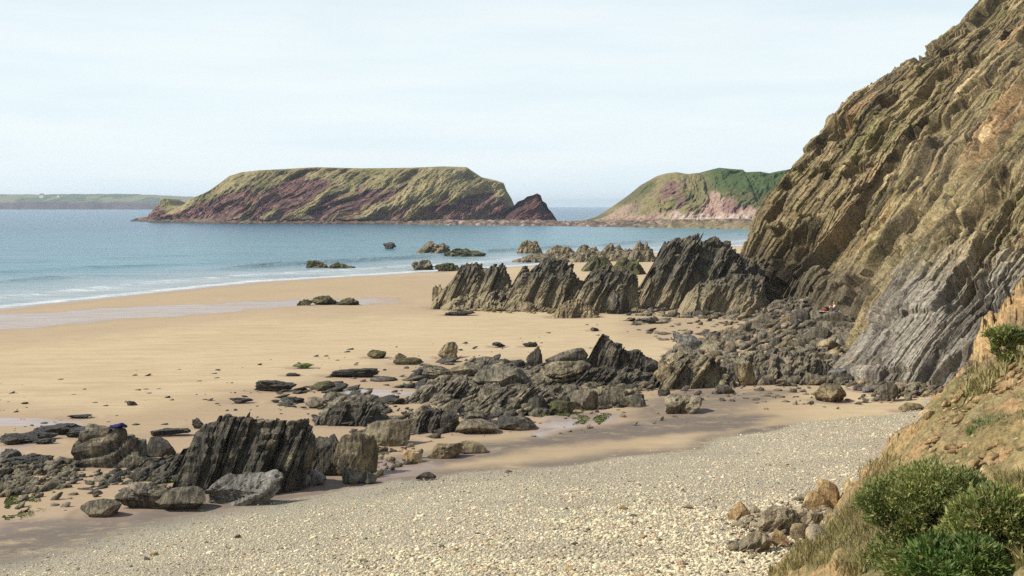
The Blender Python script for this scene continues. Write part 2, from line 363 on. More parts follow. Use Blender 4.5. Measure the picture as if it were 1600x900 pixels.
S6 = section([(1640, 620), (1680, 560), (1740, 470), (1800, 390), (1880, 280), (1990, 130), (2100, 20), (2200, -60)], 72, 88)
B1 = S0 + np.array([6, 14, -1.0])*np.linspace(1, 1.6, 90)[:, None]
B2 = S0 + np.array([22, 34, -2.5])*np.linspace(1, 1.5, 90)[:, None]
B3 = S0 + np.array([75, 70, -6])*np.linspace(1, 1.5, 90)[:, None]
secs = np.stack([B3, B2, B1, S0, S1, S2, S25, S3, S4, S5, S6])
bpos = np.array([-30, -12, -5, 0, 6.2, 12.6, 15.5, 18.5, 23.0, 27.5, 33.0])
bu = np.concatenate([np.linspace(-30, -5, 40, endpoint=False), np.linspace(-5, 28.5, 1000, endpoint=False), np.linspace(28.5, 33, 40)])
def catmull(bu, bpos, secs):
    k = np.clip(np.searchsorted(bpos, bu, 'right')-1, 0, len(bpos)-2); t = ((bu-bpos[k])/(bpos[k+1]-bpos[k]))[:, None, None]
    g = np.gradient(secs, bpos, axis=0); h = (bpos[k+1]-bpos[k])[:, None, None]
    return (2*t**3-3*t**2+1)*secs[k] + (t**3-2*t**2+t)*h*g[k]*.6 + (-2*t**3+3*t**2)*secs[k+1] + (t**3-t**2)*h*g[k+1]*.6
V = catmull(bu, bpos, secs)
tv = np.linspace(0, 1, 90); nv = 380; ti = np.linspace(0, 1, nv)**1.12*89
k = np.minimum(ti.astype(int), 88); f = (ti-k)[None, :, None]
V = V[:, k]*(1-f)+V[:, k+1]*f
NRM = grid_normals(V); 
if NRM[500, 150, 0] > 0: NRM = -NRM
Bu = np.repeat(bu[:, None], nv, 1); Vm = np.cumsum(np.r_[np.zeros((1, len(bu))), np.linalg.norm(np.diff(V, axis=1), axis=2).T], 0).T
x, y, z = V[..., 0], V[..., 1], V[..., 2]
bw = Bu + (fbm(x/16, y/16, z/16, 2, 41)-.5)*1.6 + (fbm(x/1.1, y/1.1, z/1.1, 3, 42)-.5)*.16
def beds(bw, along, th, ln, seed):
    # sharp-edged beds, each broken into blocks of its own offset
    kk = np.floor(bw/th); o = hsh(kk, 3, 1, seed); bl = np.floor((along+o*17)/(ln*(.5+hsh(kk, 5, 2, seed))))
    fr = bw/th-kk
    e = sstep(0, .07, fr)*sstep(1, .93, fr)
    return (hsh(kk, bl, 7, seed)*.6+o*.4), e
b1, e1 = beds(bw, Vm, 1.55, 7.0, 1); b2, e2 = beds(bw+.3, Vm, .52, 3.0, 2); b3, e3 = beds(bw, Vm, .21, 1.5, 3)
rough = .55 + .75*fbm(x/9, y/9, z/9, 3, 44)
soft = sstep(14, 24, Bu)*sstep(9, 22, Vm)                        # crumbly vegetated upper right
nose = sstep(9, 0, Bu)
d = (b1-.5)*1.7*(1-.25*nose)+.35*nose + (b2-.5)*.75*rough + (b3-.5)*.30*rough - (1-e1)*1.0*sstep(.35, .6, hsh(np.floor(bw/1.55), 9, 9, 5)+.3*(fbm(x/5, y/5, z/5, 2, 48)-.5)) - (1-e2)*.42*sstep(.3, .6, fbm(bw*1.1, Vm/5, 0, 2, 49)) - (1-e3)*.10
d = d*(1-.62*soft) + (fbm(x/6, y/6, z/6, 4, 45)-.5)*1.5 + (fbm(x/1.2, y/1.2, z/1.2, 4, 46, .65)-.5)*(.35+.5*soft)
gash = np.maximum(sstep(.62, .70, fbm(bw/1.1, Vm/9, 0, 3, 47)), .8*sstep(.62, .70, fbm(bw/.8, Vm/2.2, 4, 3, 50))); d -= gash*1.7*(1-.4*soft)
# big dark cleft between the nose and the slabs
d -= 3.4*np.exp(-((bw-4.6)/.7)**2)*sstep(20, 5, Vm) + 2.0*np.exp(-((bw-8.2)/.45)**2)*sstep(3, 8, Vm)*sstep(22, 12, Vm)
d *= lerp(1, .45, sstep(16, 20, Bu)*sstep(11, 4, Vm))            # smooth grey slabs at the foot
V = V + NRM*d[..., None]; V[:, 0, 2] -= 3
# colour zones of the rock itself
cz = np.broadcast_to(C3(.165, .135, .078), V.shape).copy()
n1 = fbm(x/6, y/6, z/6, 4, 51); n2 = fbm(bw/1.3, Vm/10, 0, 4, 52); n3 = fbm(x/2.2, y/2.2, z/2.2, 4, 53); n4 = fbm(bw/.35, Vm/6, 3, 3, 54)
cz = blend(cz, C3(.205, .172, .098), sstep(.42, .62, n2))
cz = blend(cz, C3(.13, .125, .05), .55*sstep(.50, .66, n1)*sstep(6, 14, Vm))
cz = blend(cz, C3(.26, .165, .09), .6*sstep(.54, .68, fbm(bw/2, Vm/14, 5, 3, 55))*sstep(2, 6, Vm))
cz = blend(cz, C3(.31, .255, .155), .7*sstep(.58, .72, n3))
cz = blend(cz, C3(.205, .195, .175), .9*sstep(16.5, 19, Bu)*sstep(17, 9, Vm+3*n1))
cz = blend(cz, C3(.33, .32, .30), .8*sstep(.52, .70, n4)*sstep(16.5, 19, Bu)*sstep(15, 8, Vm))
cz = blend(cz, C3(.068, .060, .044), .85*sstep(11, 3, Vm+5*(n1-.5))*sstep(17, 14, Bu))
cz = blend(cz, C3(.05, .042, .03), .75*sstep(.55, .68, n4)*(1-.4*soft))
cz = blend(cz, C3(.44, .35, .19), .8*sstep(25.5, 27.5, Bu+2*(n1-.5))*sstep(4, 8, Vm)*sstep(.40, .55, n3))
cz = blend(cz, C3(.42, .40, .35), .8*sstep(.48, .6, n3)*sstep(2.6, 1.2, Vm+(n1-.5))*sstep(21, 23, Bu))
cz *= np.array([1.58, 1.48, 1.32])*(.58+.42*b1+.44*b2)[..., None]
me = make_mesh('sea_cliff', V, grid_faces(*V.shape[:2]), False, colors=cz, attrs=dict(bed=bw, along=Vm))
me.materials.append(MAT['cliff'])
put('sea_cliff', me, MAT['cliff'], label='tall brown sea cliff of steeply tilted rock beds rising on the right', cat='cliff')
CLV = V

# ------------------------------------------------------------------ near earth bank
ang = np.radians(np.concatenate([np.linspace(-60, 7, 120, endpoint=False), np.linspace(7, 25, 520, endpoint=False), np.linspace(25, 42, 60)])); rad = np.geomspace(2.5, 95, 620)
A, Rr = np.meshgrid(ang, rad, indexing='ij'); X, Y = Rr*np.sin(A), Rr*np.cos(A)
g = ground(X, Y); r, dbk = bank_rise(X, Y)
led = fbm(X/1.6, Y/1.6, r/1.2, 4, 61)-.5
far = sstep(30, 42, Y)
rr = r + led*(1.1+1.7*far)*sstep(0, 1.2, dbk) + (fbm(X/.6, Y/.6, r/.6, 5, 62, .66)-.5)*(.6+.9*far)*sstep(0, .6, dbk)
ter = np.floor(rr/.8+fbm(X/2, Y/2, 0, 2, 63)*2)
rr = lerp(rr, (ter-fbm(X/2, Y/2, 0, 2, 63)*2)*.8+.8*sstep(.35, .65, rr/.8+fbm(X/2, Y/2, 0, 2, 63)*2-ter), .5*sstep(.3, 1.5, dbk)*sstep(34, 46, Y))
Z = np.where(dbk > 0, g-.05+np.maximum(rr, 0)*1.0, g-.6)
keep = (dbk > -.8) & (Y > -3)
n1 = fbm(X/2.4, Y/2.4, Z/2.4, 4, 64); n2 = fbm(X/.8, Y/.8, Z/.8, 4, 65)
cz = np.broadcast_to(C3(.39, .25, .115), X.shape+(3,)).copy()
cz = blend(cz, C3(.52, .36, .165), sstep(.46, .62, n2)*sstep(32, 44, Y))
cz = blend(cz, C3(.22, .16, .085), .8*sstep(.52, .62, n1))
cz = blend(cz, C3(.26, .22, .10), .7*sstep(40, 30, Y)*sstep(.4, .55, n2))
cz = blend(cz, C3(.13, .13, .05), .55*sstep(.56, .66, fbm(X/1.5, Y/1.5, 0, 4, 66)))
fc = grid_faces(*X.shape, flip=True); kf = keep.ravel()[fc].all(1); fc = fc[kf]
used = np.unique(fc); remap = np.full(X.size, -1); remap[used] = np.arange(len(used))
me = make_mesh('earth_bank', np.stack([X, Y, Z], 2).reshape(-1, 3)[used], remap[fc], colors=cz.reshape(-1, 3)[used])
put('earth_bank', me, MAT['earth'], kind='structure')

# ------------------------------------------------------------------ island, stack, causeway, headland, far coast
def massif(name, sky_px, front, slope_d, top_d, seed, lean, pal, gully=1.0, nu=620, nvv=190, plat=9.0, conv=.72, rug=.12):
    """hill with a seaward face: sky_px = skyline in photo pixels, front = [(px, distance of its foot)]"""
    p = np.array(sky_px, float); pu = np.linspace(p[0, 0], p[-1, 0], nu)
    fy = np.interp(pu, *np.array(front, float).T)
    spy = np.interp(pu, p[:, 0], p[:, 1])
    Ys = fy+plat+slope_d
    zt = np.maximum(CAMH-(spy-HOR)/F*Ys, 0.2)
    sl = np.clip(zt/zt.max(), .12, 1)*slope_d
    v = np.concatenate([np.linspace(0, 1, 18, endpoint=False), 1+np.linspace(0, 1, nvv-48, endpoint=False), 2+np.linspace(0, 1, 30)])
    U, Vv = np.meshgrid(np.arange(nu), v, indexing='ij'); fy_, zt_, sl_, px_ = fy[U], zt[U], sl[U], pu[U]
    t = np.clip(Vv-1, 0, 1); t2 = np.clip(Vv-2, 0, 1)
    Yw = (fy_+plat+slope_d) - sl_*(1-t) - plat*(1-np.clip(Vv, 0, 1)) + top_d*t2
    Xw = (px_-CX)/F*(fy_+plat+slope_d*.8)
    foot = np.minimum(2.6, zt_*.8)
    Z = np.where(Vv < 1, lerp(-1.2, foot, np.clip(Vv, 0, 1)**.7), lerp(foot, zt_, t**conv))
    Z = np.where(Vv > 2, zt_*(1-t2**5*1.0) - t2*1.2 - 3*t2**5, Z)
    wq = Xw-lean*Z+(fbm(Xw/40, Z/30, seed, 3, seed+2)-.5)*26
    nA = fbm(wq/34, Z/34, seed, 4, seed, .6); nB = fbm(wq/10, Z/16, seed, 5, seed+9, .62); nC = fbm(wq/2.6, Z/4.5, Yw/9, 4, seed+19, .65)
    rdg = 1-np.abs(2*fbm(wq/8, Z/18, seed+3, 4, seed+39, .6)-1)*2.2
    amp = sstep(.9, 1.15, Vv)*sstep(2.02, 1.86, Vv)
    Yw = Yw - ((nA-.5)*34*gully + (nB-.5)*16*gully + (nC-.5)*6*(1-.75*t) + rdg*3.2*sstep(.8, .3, t))*amp*np.clip(zt_/22, rug, 1)
    Z = Z + ((nB-.5)*3.0+(nC-.5)*1.4)*amp*np.clip(zt_/20, .2, 1)
    shore = sstep(1.25, .9, Vv)*sstep(0, .25, Vv)
    Z = Z + (fbm(Xw/3.2, Yw/3.2, 0, 4, seed+29)-.42)*4.4*shore
    cz = pal(Xw, Yw, Z, t, t2, Vv, nA, nB, nC, zt_, px_)
    me = make_mesh(name, np.stack([Xw, Yw, Z], 2), grid_faces(nu, len(v)), False, colors=cz)
    return me
def pal_island(X, Y, Z, t, t2, Vv, nA, nB, nC, zt, px):
    c = np.broadcast_to(C3(.14, .073, .060), X.shape+(3,)).copy()
    c = blend(c, C3(.055, .032, .034), sstep(.5, .66, nC)); c = blend(c, C3(.21, .12, .095), sstep(.56, .7, fbm(X/4, Y/4, Z/4, 3, 71)))
    rock = (nA-.5)*2.2+(nB-.5)*1.0+(nC-.5)*.4
    gr = sstep(-.06, .12, (t-.35)*1.25+rock*1.05+.25*sstep(.6, 1, t)-.5*sstep(360, 290, px))*(Vv > 1)
    gr = np.maximum(gr, sstep(1.93, 2.0, Vv)*(zt > 18))
    gc = blend(np.broadcast_to(C3(.21, .175, .078), c.shape), C3(.29, .235, .115), sstep(.42, .6, nB)); gc = blend(gc, C3(.105, .105, .038), .6*sstep(.52, .66, fbm(X/14, Z/8, 0, 3, 72)))
    c = blend(c, (0, 0, 0), gr*1.0)+gc*gr[..., None]
    c = blend(c, C3(.17, .125, .09), .85*sstep(1.06, .98, Vv)*sstep(.38, .52, fbm(X/5, Y/5, 0, 3, 73))); c = blend(c, C3(.075, .062, .042), sstep(1.4, .5, Z)*.9)
    return c
def pal_head(X, Y, Z, t, t2, Vv, nA, nB, nC, zt, px):
    n = fbm(X/9, Y/9, Z/9, 4, 81); n2 = fbm(X/4, Z/4, 0, 4, 82)
    c = np.broadcast_to(C3(.105, .105, .042), X.shape+(3,)).copy()
    c = blend(c, C3(.20, .17, .075), sstep(.42, .58, nB)*sstep(1150, 1060, px)); c = blend(c, C3(.055, .088, .026), .9*sstep(1085, 1130, px)*sstep(.3, .55, t+.3*(n-.5)))
    c = blend(c, C3(.17, .10, .085), sstep(.55, .68, n)*sstep(1090, 1040, px)); c = blend(c, C3(.30, .215, .155), .9*sstep(1012, 975, px+40*(n-.5))*sstep(.95, .7, t))
    scree = sstep(.10, -.10, t-.42*np.exp(-((px-1118+30*t)/24)**2)-.18*np.exp(-((px-1155)/14)**2)-.02+.5*(n2-.5))*(Vv > 1)
    c = blend(c, blend(np.broadcast_to(C3(.33, .22, .17), c.shape), C3(.24, .14, .12), sstep(.5, .62, n)), scree*sstep(960, 1010, px))
    c = blend(c, C3(.44, .34, .275), sstep(.09, .02, t+.1*(n2-.5))*(Vv > 1)*sstep(1010, 1060, px))
    c = blend(c, C3(.20, .15, .11), sstep(1.0, .85, Vv))
    return c
me = massif('island', [(204, 345), (214, 340), (226, 337), (233, 332), (238, 322), (244, 313), (250, 310), (256, 313), (262, 321), (272, 323), (285, 318), (300, 309), (320, 298), (340, 284), (352, 275), (372, 269), (400, 266), (440, 264), (490, 261), (560, 263), (640, 262), (690, 260), (728, 261), (740, 269), (752, 277), (775, 282), (787, 286), (791, 297), (799, 310), (806, 326), (812, 338)],
            [(204, 960), (262, 880), (400, 850), (640, 828), (812, 850)], 62, 90, 3, .95, pal_island)
put('island', me, MAT['island'], label='long flat-topped grassy island with red rock cliffs across the bay', cat='island')
me = massif('sea_stack', [(782, 342), (790, 332), (797, 325), (803, 322), (809, 315), (818, 312), (824, 307), (833, 305), (839, 302), (845, 305), (848, 314), (854, 318), (857, 326), (862, 331), (870, 343)], [(784, 846), (868, 840)], 20, 22, 5, .8,
            lambda *a: blend(blend(np.broadcast_to(C3(.14, .06, .05), a[0].shape+(3,)), C3(.06, .035, .035), sstep(.48, .6, a[8])), C3(.16, .14, .06), .7*sstep(.7, .9, a[3])*(a[7] > 10)), nu=160, nvv=130, rug=1.0)
put('sea_stack', me, MAT['island'], label='pointed dark red rock stack off the right end of the island', cat='sea stack')
me = massif('headland', [(925, 345), (948, 338), (975, 320), (1000, 302), (1022, 284), (1045, 271), (1062, 269), (1080, 272), (1095, 270), (1104, 273), (1115, 266), (1130, 262), (1150, 264), (1168, 265), (1172, 269), (1195, 268), (1212, 271), (1228, 268), (1245, 264), (1290, 258), (1360, 250), (1500, 240), (1700, 235)],
            [(925, 800), (1000, 780), (1170, 740), (1400, 700), (1700, 680)], 78, 160, 8, .5, pal_head, gully=.9)
put('headland', me, MAT['island'], label='green headland with pink scree slopes behind the causeway', cat='headland')
# low boulder causeway joining island and headland
nu, nvv = 520, 44
pu = np.linspace(600, 1420, nu); U, Vv = np.meshgrid(pu, np.linspace(0, 1, nvv), indexing='ij')
Yf = np.interp(U, [600, 870, 1000, 1170, 1420], [835, 765, 725, 655, 600]); wd = np.interp(U, [600, 800, 1000, 1420], [30, 60, 70, 110])
Yw = Yf+wd*Vv+(fbm(U/30, Vv*0, 0, 3, 91)-.5)*22; Xw = (U-CX)/F*Yw
Z = np.interp(U, [600, 850, 880, 950, 1100, 1420], [3.2, 3.4, 2.8, 3.2, 4.6, 6])*np.sin(np.pi*np.clip(Vv*1.0, 0, 1))**.6-.5 + (fbm(Xw/2.6, Yw/5, 0, 4, 92)-.5)*3.0
c = np.broadcast_to(C3(.17, .12, .085), U.shape+(3,)).copy(); n = fbm(Xw/2.2, Yw/4, 0, 4, 93)
c = blend(c, C3(.085, .062, .045), sstep(.48, .6, n)); c = blend(c, C3(.32, .24, .18), sstep(.56, .68, fbm(Xw/3, Yw/5, 0, 3, 94))); c = blend(c, C3(.22, .175, .075), .7*sstep(980, 1090, U)*sstep(.4, .1, Vv))
me = make_mesh('causeway', np.stack([Xw, Yw, Z], 2), grid_faces(nu, nvv), colors=c)
put('causeway', me, MAT['island'], label='low boulder causeway linking the island to the headland', cat='causeway')
# far coast
nu, nvv = 300, 40
pu = np.linspace(-420, 300, nu); U, Vv = np.meshgrid(pu, np.linspace(0, 1, nvv), indexing='ij')
Yw = 4600+Vv*900+(fbm(U/60, 0*U, 0, 3, 95)-.5)*260*(1-Vv); Xw = (U-CX)/F*(4600+Vv*300)
tp = np.interp(U, [-420, 0, 60, 130, 180, 240, 275, 290, 300], [300, 304, 303, 302.5, 304, 307, 308.5, 318, 324])
zt = CAMH-(tp-HOR)/F*5200 + (fbm(U/9, Vv*2, 0, 3, 96)-.5)*6
Z = zt*np.where(Vv < .06, Vv/.06*.45, .45+.55*sstep(.06, .75, Vv))*sstep(1.25, .9, Vv) - 2*(Vv < .01)
n = fbm(U/26, Vv*3.2, 0, 3, 97)
c = np.broadcast_to(C3(.05, .068, .03), U.shape+(3,)).copy(); c = blend(c, C3(.16, .15, .065), sstep(.52, .58, n)); c = blend(c, C3(.07, .10, .035), sstep(.5, .44, n))
c = blend(c, C3(.07, .045, .045), sstep(.10, .05, Vv+.06*(n-.5)))
me = make_mesh('far_coast', np.stack([Xw, Yw, Z], 2), grid_faces(nu, nvv), colors=c)
put('far_coast', me, MAT['land'], kind='structure')
def plain(name, c, rough=.7, spec=.3):
    m = M(name); n = m.noise(m.pos, 8, 4); return m.done(m.mix(m.ramp(n, .3, .7), tuple(v*.85 for v in c), c), rough, spec)
MAT['whitewash'] = plain('whitewash', (.85, .85, .83)); MAT['slate'] = plain('slate', (.13, .13, .14))
def box(x0, x1, y0, y1, z0, z1):
    v = [(x, y, z) for x in (x0, x1) for y in (y0, y1) for z in (z0, z1)]
    return v, [(0, 1, 3, 2), (4, 6, 7, 5), (0, 4, 5, 1), (2, 3, 7, 6), (0, 2, 6, 4), (1, 5, 7, 3)]
def cottage(px, py, w, label):
    Yc = 4950.; p = P(px, py, Yc)
    e = put('farmhouse', None, None, p, label=label, cat='house', group='white houses on the far coast')
    h = w*.5; dd = w*.5
    v, f = box(-w/2, w/2, -dd/2, dd/2, -6, h); put('wall', make_mesh('wall', v, f, False), MAT['whitewash'], parent=e)
    v = [(-w*.54, -dd*.58, h*.98), (w*.54, -dd*.58, h*.98), (w*.54, 0, h*1.6), (-w*.54, 0, h*1.6), (-w*.54, dd*.58, h*.98), (w*.54, dd*.58, h*.98)]
    rf = put('roof', make_mesh('roof', v, [(0, 1, 2, 3), (3, 2, 5, 4)], False), MAT['slate'], parent=e)
    v, f = box(w*.34, w*.44, -.8, .8, h*1.3, h*1.9); put('chimney', make_mesh('chimney', v, f, False), MAT['whitewash'], parent=rf)
cottage(65, 307.2, 15, 'larger white house on the distant coast, left of the two')
cottage(91, 307.4, 10, 'smaller white house on the distant coast, right of the two')

# ------------------------------------------------------------------ rocks
def icosphere(n):
    import bmesh
    bm = bmesh.new(); bmesh.ops.create_icosphere(bm, subdivisions=n, radius=1); bm.verts.ensure_lookup_table()
    v = np.array([q.co[:] for q in bm.verts]); f = np.array([[w.index for w in p.verts] for p in bm.faces]); bm.free(); return v, f
ICO = {n: icosphere(n) for n in (2, 3, 4, 5)}
def chipped(seed, n=4, chips=16, knob=0.0, dip=None, flat=0.0):
    """boulder: ball with planes knocked off, roughened, scaled to x,y in [-1,1] and z in [0,1]"""
    r = np.random.default_rng(seed); v, f = ICO[n]; v = v.copy()
    v *= (1+.35*(fbm(v[:, 0]*1.1+seed, v[:, 1]*1.1, v[:, 2]*1.1, 2, seed)-.5))[:, None]
    for _ in range(chips):
        d = r.normal(size=3); d /= np.linalg.norm(d); k = r.uniform(.48, .84); dd = v@d
        v -= np.maximum(dd-k, 0)[:, None]*d*.96
    if flat: v[:, 2] = np.minimum(v[:, 2], (1-flat)*.8+.12*v[:, 0]*(r.random()-.5))
    am = .10+knob
    v *= (1+am*(fbm(v[:, 0]*3+seed*1.3, v[:, 1]*3, v[:, 2]*3, 3, seed+1)-.5)+(.07+.5*knob)*(fbm(v[:, 0]*9, v[:, 1]*9+seed, v[:, 2]*9, 2, seed+2)-.5))[:, None]
    if dip is not None:
        a = R(dip); cc = v[:, 0]*math.sin(a)-v[:, 2]*math.cos(a)+.25*v[:, 1]+.25*(fbm(v[:, 0]*2, v[:, 1]*2, v[:, 2]*2, 2, seed+5)-.5)
        for th, am in ((.33, .20), (.14, .11)):
            kk = np.floor(cc/th); off = hsh(kk, 1, 2, seed)-.5; fr = cc/th-kk; e = 1-sstep(0, .16, fr)*sstep(1, .84, fr)
            nn = v/np.maximum(np.linalg.norm(v, axis=1, keepdims=True), 1e-6)
            v += nn*(off*am-e*am*.35)[:, None]
    lo, hi = v.min(0), v.max(0); v = (v-lo)/(hi-lo); v[:, :2] = v[:, :2]*2-1
    return v, f
def place_rock(name, label, x0, x1, yt, yb, mat, seed, cat='rock', depth=.75, n=4, chips=26, knob=0., dip=None, tilt=0, flat=0., group=None, sink=.42, yaw=0, fn=None):
    p = hit((x0+x1)/2, yb, fn); Yc = p.y; Wd = (x1-x0)/F*Yc; D = Wd*depth; Yc = Yc+D*.42; Wd = (x1-x0)/F*Yc
    e = (CAMH-p.z)/Yc; Ap = (yb-yt)/F*Yc; h = max(Ap-D*e*.6, .45*Ap)
    cx = ((x0+x1)/2-CX)/F*Yc; gz = float((fn or surf)(np.array([cx]), np.array([Yc]))[0]) if fn is not False else p.z
    v, f = chipped(seed, n, chips, knob, dip, flat)
    v = v*np.array([Wd/2, D/2, h*(1+sink)])
    if tilt:
        a = R(tilt); ca, sa = math.cos(a), math.sin(a); zc = v[:, 2]-h*.4; x_ = v[:, 0]*ca-zc*sa; z_ = v[:, 0]*sa+zc*ca
        k = Wd/(x_.max()-x_.min()); v = np.stack([x_*k, v[:, 1], z_*k], 1); v[:, 2] = (v[:, 2]-v[:, 2].min())/(v[:, 2].max()-v[:, 2].min())*h*(1+sink)
    v[:, 2] -= h*sink
    return put(name, make_mesh(name, v, f, False), MAT[mat], (cx, Yc, min(gz, p.z+D*.2)), label=label, cat=cat, group=group)
def fins(name, label, top, base_y, depth, mat, seed, lean=58, th=.55, jag=.3, res=.09, cat='outcrop', yc=None, blunt=2.2):
    """outcrop of leaning beds: skyline in photo pixels, foot at base_y; every bed juts out by its own amount"""
    top = np.array(top, float); xm = top[:, 0].mean(); p = hit(xm, base_y, ground); Y0 = p.y if yc is None else yc
    Yc = Y0+depth*.5; gz = float(ground(np.array([(xm-CX)/F*Yc]), np.array([Yc]))[0])
    xt = (top[:, 0]-CX)/F*Yc; zt = CAMH-(top[:, 1]-HOR)/F*Yc-gz
    ct = 1/math.tan(R(lean)); xb = xt-np.maximum(zt, 0)*ct*.85; o = np.maximum.accumulate(xb+np.arange(len(xb))*1e-4)
    nu = int((o[-1]-o[0])/res)+2; nvv = int(depth*1.3/res)+2; nu = min(nu, 420); nvv = min(nvv, 110)
    xs = np.linspace(o[0], o[-1], nu); U, Vd = np.meshgrid(xs, np.linspace(-1, 1, nvv), indexing='ij')
    hh = np.interp(U, o, np.maximum(zt, .05))
    bw = U+(fbm(U/1.5, Vd*depth/1.5, seed, 3, seed)-.5)*th*1.6+Vd*depth*.08
    bw = bw+th*2.2*(vnoise(bw/(th*2.3), 0, 0, seed+3)-.5)+th*2.5*(vnoise(bw/(th*7), 0, 0, seed+6)-.5)
    k1 = np.floor(bw/th); k2 = np.floor(bw/(th*.43)); f1 = bw/th-k1
    o1 = hsh(k1, 1, 1, seed); o2 = hsh(k2, 2, 1, seed)
    ext = .55+.45*o1**1.5+.14*(o2-.5); vv = np.abs(Vd)/ext
    env = np.clip(1-np.clip(vv, 0, 1)**blunt, 0, 1)**(1/1.5)
    blk = hsh(k1, np.floor((Vd*depth+o1*9)/(1.0+1.4*o1)), 3, seed); blk2 = hsh(k2, np.floor((Vd*depth+o2*5)/.9), 4, seed)*.6
    h = hh*env*(1-jag*.75*blk*(.3+.7*np.clip(vv*2, 0, 1))-jag*.25*blk2) - sstep(.16, 0, f1)*hh*.10*env
    h = h*(1+(fbm(U/.8, Vd*depth/.8, 0, 4, seed+4)-.5)*.28)-.35*(1-env)-.25*(vv > 1)
    q5 = .22+.16*o1; h = np.where(h > .3, lerp(h, np.floor(h/q5+.5)*q5, .55), h)   # joints break the beds into steps
    xw = U+np.maximum(h, 0)*ct*.85*(1+.5*(vnoise(U/2.5, Vd, 0, seed+12)-.5)); yw = Vd*depth*.5+(fbm(U/.7, h/.7, Vd*2, 4, seed+7)-.5)*min(.9, depth*.16)-(hsh(k2, 8, 1, seed)-.5)*.25*env
    cx = (xm-CX)/F*Yc
    me = make_mesh(name, np.stack([xw-cx, yw, h], 2), grid_faces(nu, nvv), False)
    return put(name, me, MAT[mat], (cx, Yc, gz), label=label, cat=cat)

# --- ridge of leaning fins running out from the cliff
fins('rock_outcrop', 'jagged twin-peaked fin outcrop, tan at its foot, at the seaward left end of the ridge', [(672, 476), (682, 464), (696, 448), (710, 434), (720, 415), (734, 406), (748, 407), (757, 416), (764, 420), (771, 410), (786, 409), (795, 424), (801, 445), (806, 474)], 482, 5.5, 'ridge_rock', 101, 60, .6, .30)
fins('rock_outcrop', 'tall ribbed fin outcrop, second from the seaward end of the ridge', [(784, 478), (791, 452), (798, 428), (807, 415), (822, 412), (833, 418), (842, 413), (850, 404), (862, 400), (878, 402), (890, 412), (899, 420), (908, 436), (915, 455), (922, 480)], 485, 6.5, 'ridge_rock', 102, 58, .6, .30)
fins('rock_outcrop', 'dark ribbed fin outcrop in the middle of the ridge above the tan knob', [(890, 484), (897, 452), (906, 430), (916, 418), (934, 413), (950, 413), (962, 418), (975, 420), (986, 428), (994, 446), (1002, 486)], 489, 5.5, 'ridge_rock', 103, 57, .6, .30)
fins('rock_outcrop', 'low tan rock knob on the sand in front of the ridge', [(862, 494), (874, 478), (890, 468), (904, 466), (916, 470), (926, 480), (936, 494)], 497, 3.5, 'tan_rock', 104, 66, .45, blunt=1.8)
fins('rock_outcrop', 'broad dark outcrop of stacked leaning beds joining the cliff', [(985, 484), (1000, 440), (1014, 412), (1030, 396), (1044, 376), (1056, 368), (1072, 364), (1084, 368), (1092, 378), (1100, 370), (1120, 368), (1134, 372), (1142, 384), (1156, 392), (1172, 398), (1190, 420), (1200, 478)], 484, 9, 'ridge_rock', 105, 56, .75, .30)
fins('rock_outcrop', 'dark lower buttress of leaning beds under the broad outcrop beside the cliff', [(1060, 490), (1080, 455), (1100, 440), (1130, 430), (1150, 425), (1168, 432), (1184, 450), (1200, 492)], 492, 4.5, 'ridge_rock', 106, 57, .9, .3)
fins('rock_outcrop', 'low ragged band of broken beds joining the fins of the ridge', [(690, 478), (712, 462), (740, 452), (770, 446), (800, 448), (820, 438), (850, 444), (880, 436), (905, 446), (930, 438), (960, 444), (990, 436), (1010, 450), (1030, 480)], 483, 7.5, 'ridge_rock', 107, 60, .7, .55)
fins('skerry', 'low ragged reef under the row of skerries behind the ridge', [(800, 408), (826, 398), (860, 394), (890, 396), (920, 390), (950, 392), (985, 388), (1010, 392), (1034, 408)], 410, 12, 'brown_rock', 108, 66, 1.0, .6, .16, cat='skerry')
place_rock('boulder', 'dark angular boulder at the right foot of the middle fin outcrop', 946, 984, 450, 490, 'black_rock', 11, 'boulder', dip=60)
place_rock('boulder', 'small dark rock wedged between the two leftmost fin outcrops', 762, 794, 456, 482, 'black_rock', 12, 'boulder', dip=60)
place_rock('boulder', 'grey tilted block resting on the dark buttress beside the cliff', 1056, 1092, 456, 478, 'grey_rock', 13, 'boulder', tilt=18)
place_rock('boulder', 'small pointed tan rock at the far left tip of the ridge', 674, 696, 444, 480, 'tan_rock', 14, 'boulder', dip=75)
place_rock('boulder', 'pale boulders heap at the foot of the second fin outcrop', 806, 838, 470, 486, 'tan_rock', 15, 'boulder', knob=.25)
# --- skerries behind the ridge
for i, (a, b, t, bs, lb, mt) in enumerate([
    (804, 850, 371, 401, 'rounded tan skerry, leftmost and tallest of the row behind the ridge', 'tan_rock'),
    (846, 904, 381, 402, 'low knobbly tan skerry beside the tallest one behind the ridge', 'tan_rock'),
    (892, 944, 379, 406, 'tan skerry with two humps in the middle of the row behind the ridge', 'brown_rock'),
    (930, 984, 377, 408, 'dark humped skerry right of middle in the row behind the ridge', 'brown_rock'),
    (980, 1026, 374, 410, 'jagged skerry at the right end of the row, near the broad outcrop', 'brown_rock'),
    (908, 962, 396, 424, 'weedy tan ledge in front of the skerry row', 'weedy_rock'),
    (950, 1010, 400, 430, 'weedy ledge between the skerry row and the broad outcrop', 'weedy_rock')]):
    fins('skerry', lb, [(a, bs), (lerp(a, b, .14), lerp(t, bs, .55)), (lerp(a, b, .3), lerp(t, bs, .18)), (lerp(a, b, .45), t), (lerp(a, b, .58), lerp(t, bs, .22)), (lerp(a, b, .72), lerp(t, bs, .12)), (lerp(a, b, .88), lerp(t, bs, .5)), (b, bs)], bs, 7, mt, 120+i, 68, .8, .45, .16, cat='skerry')
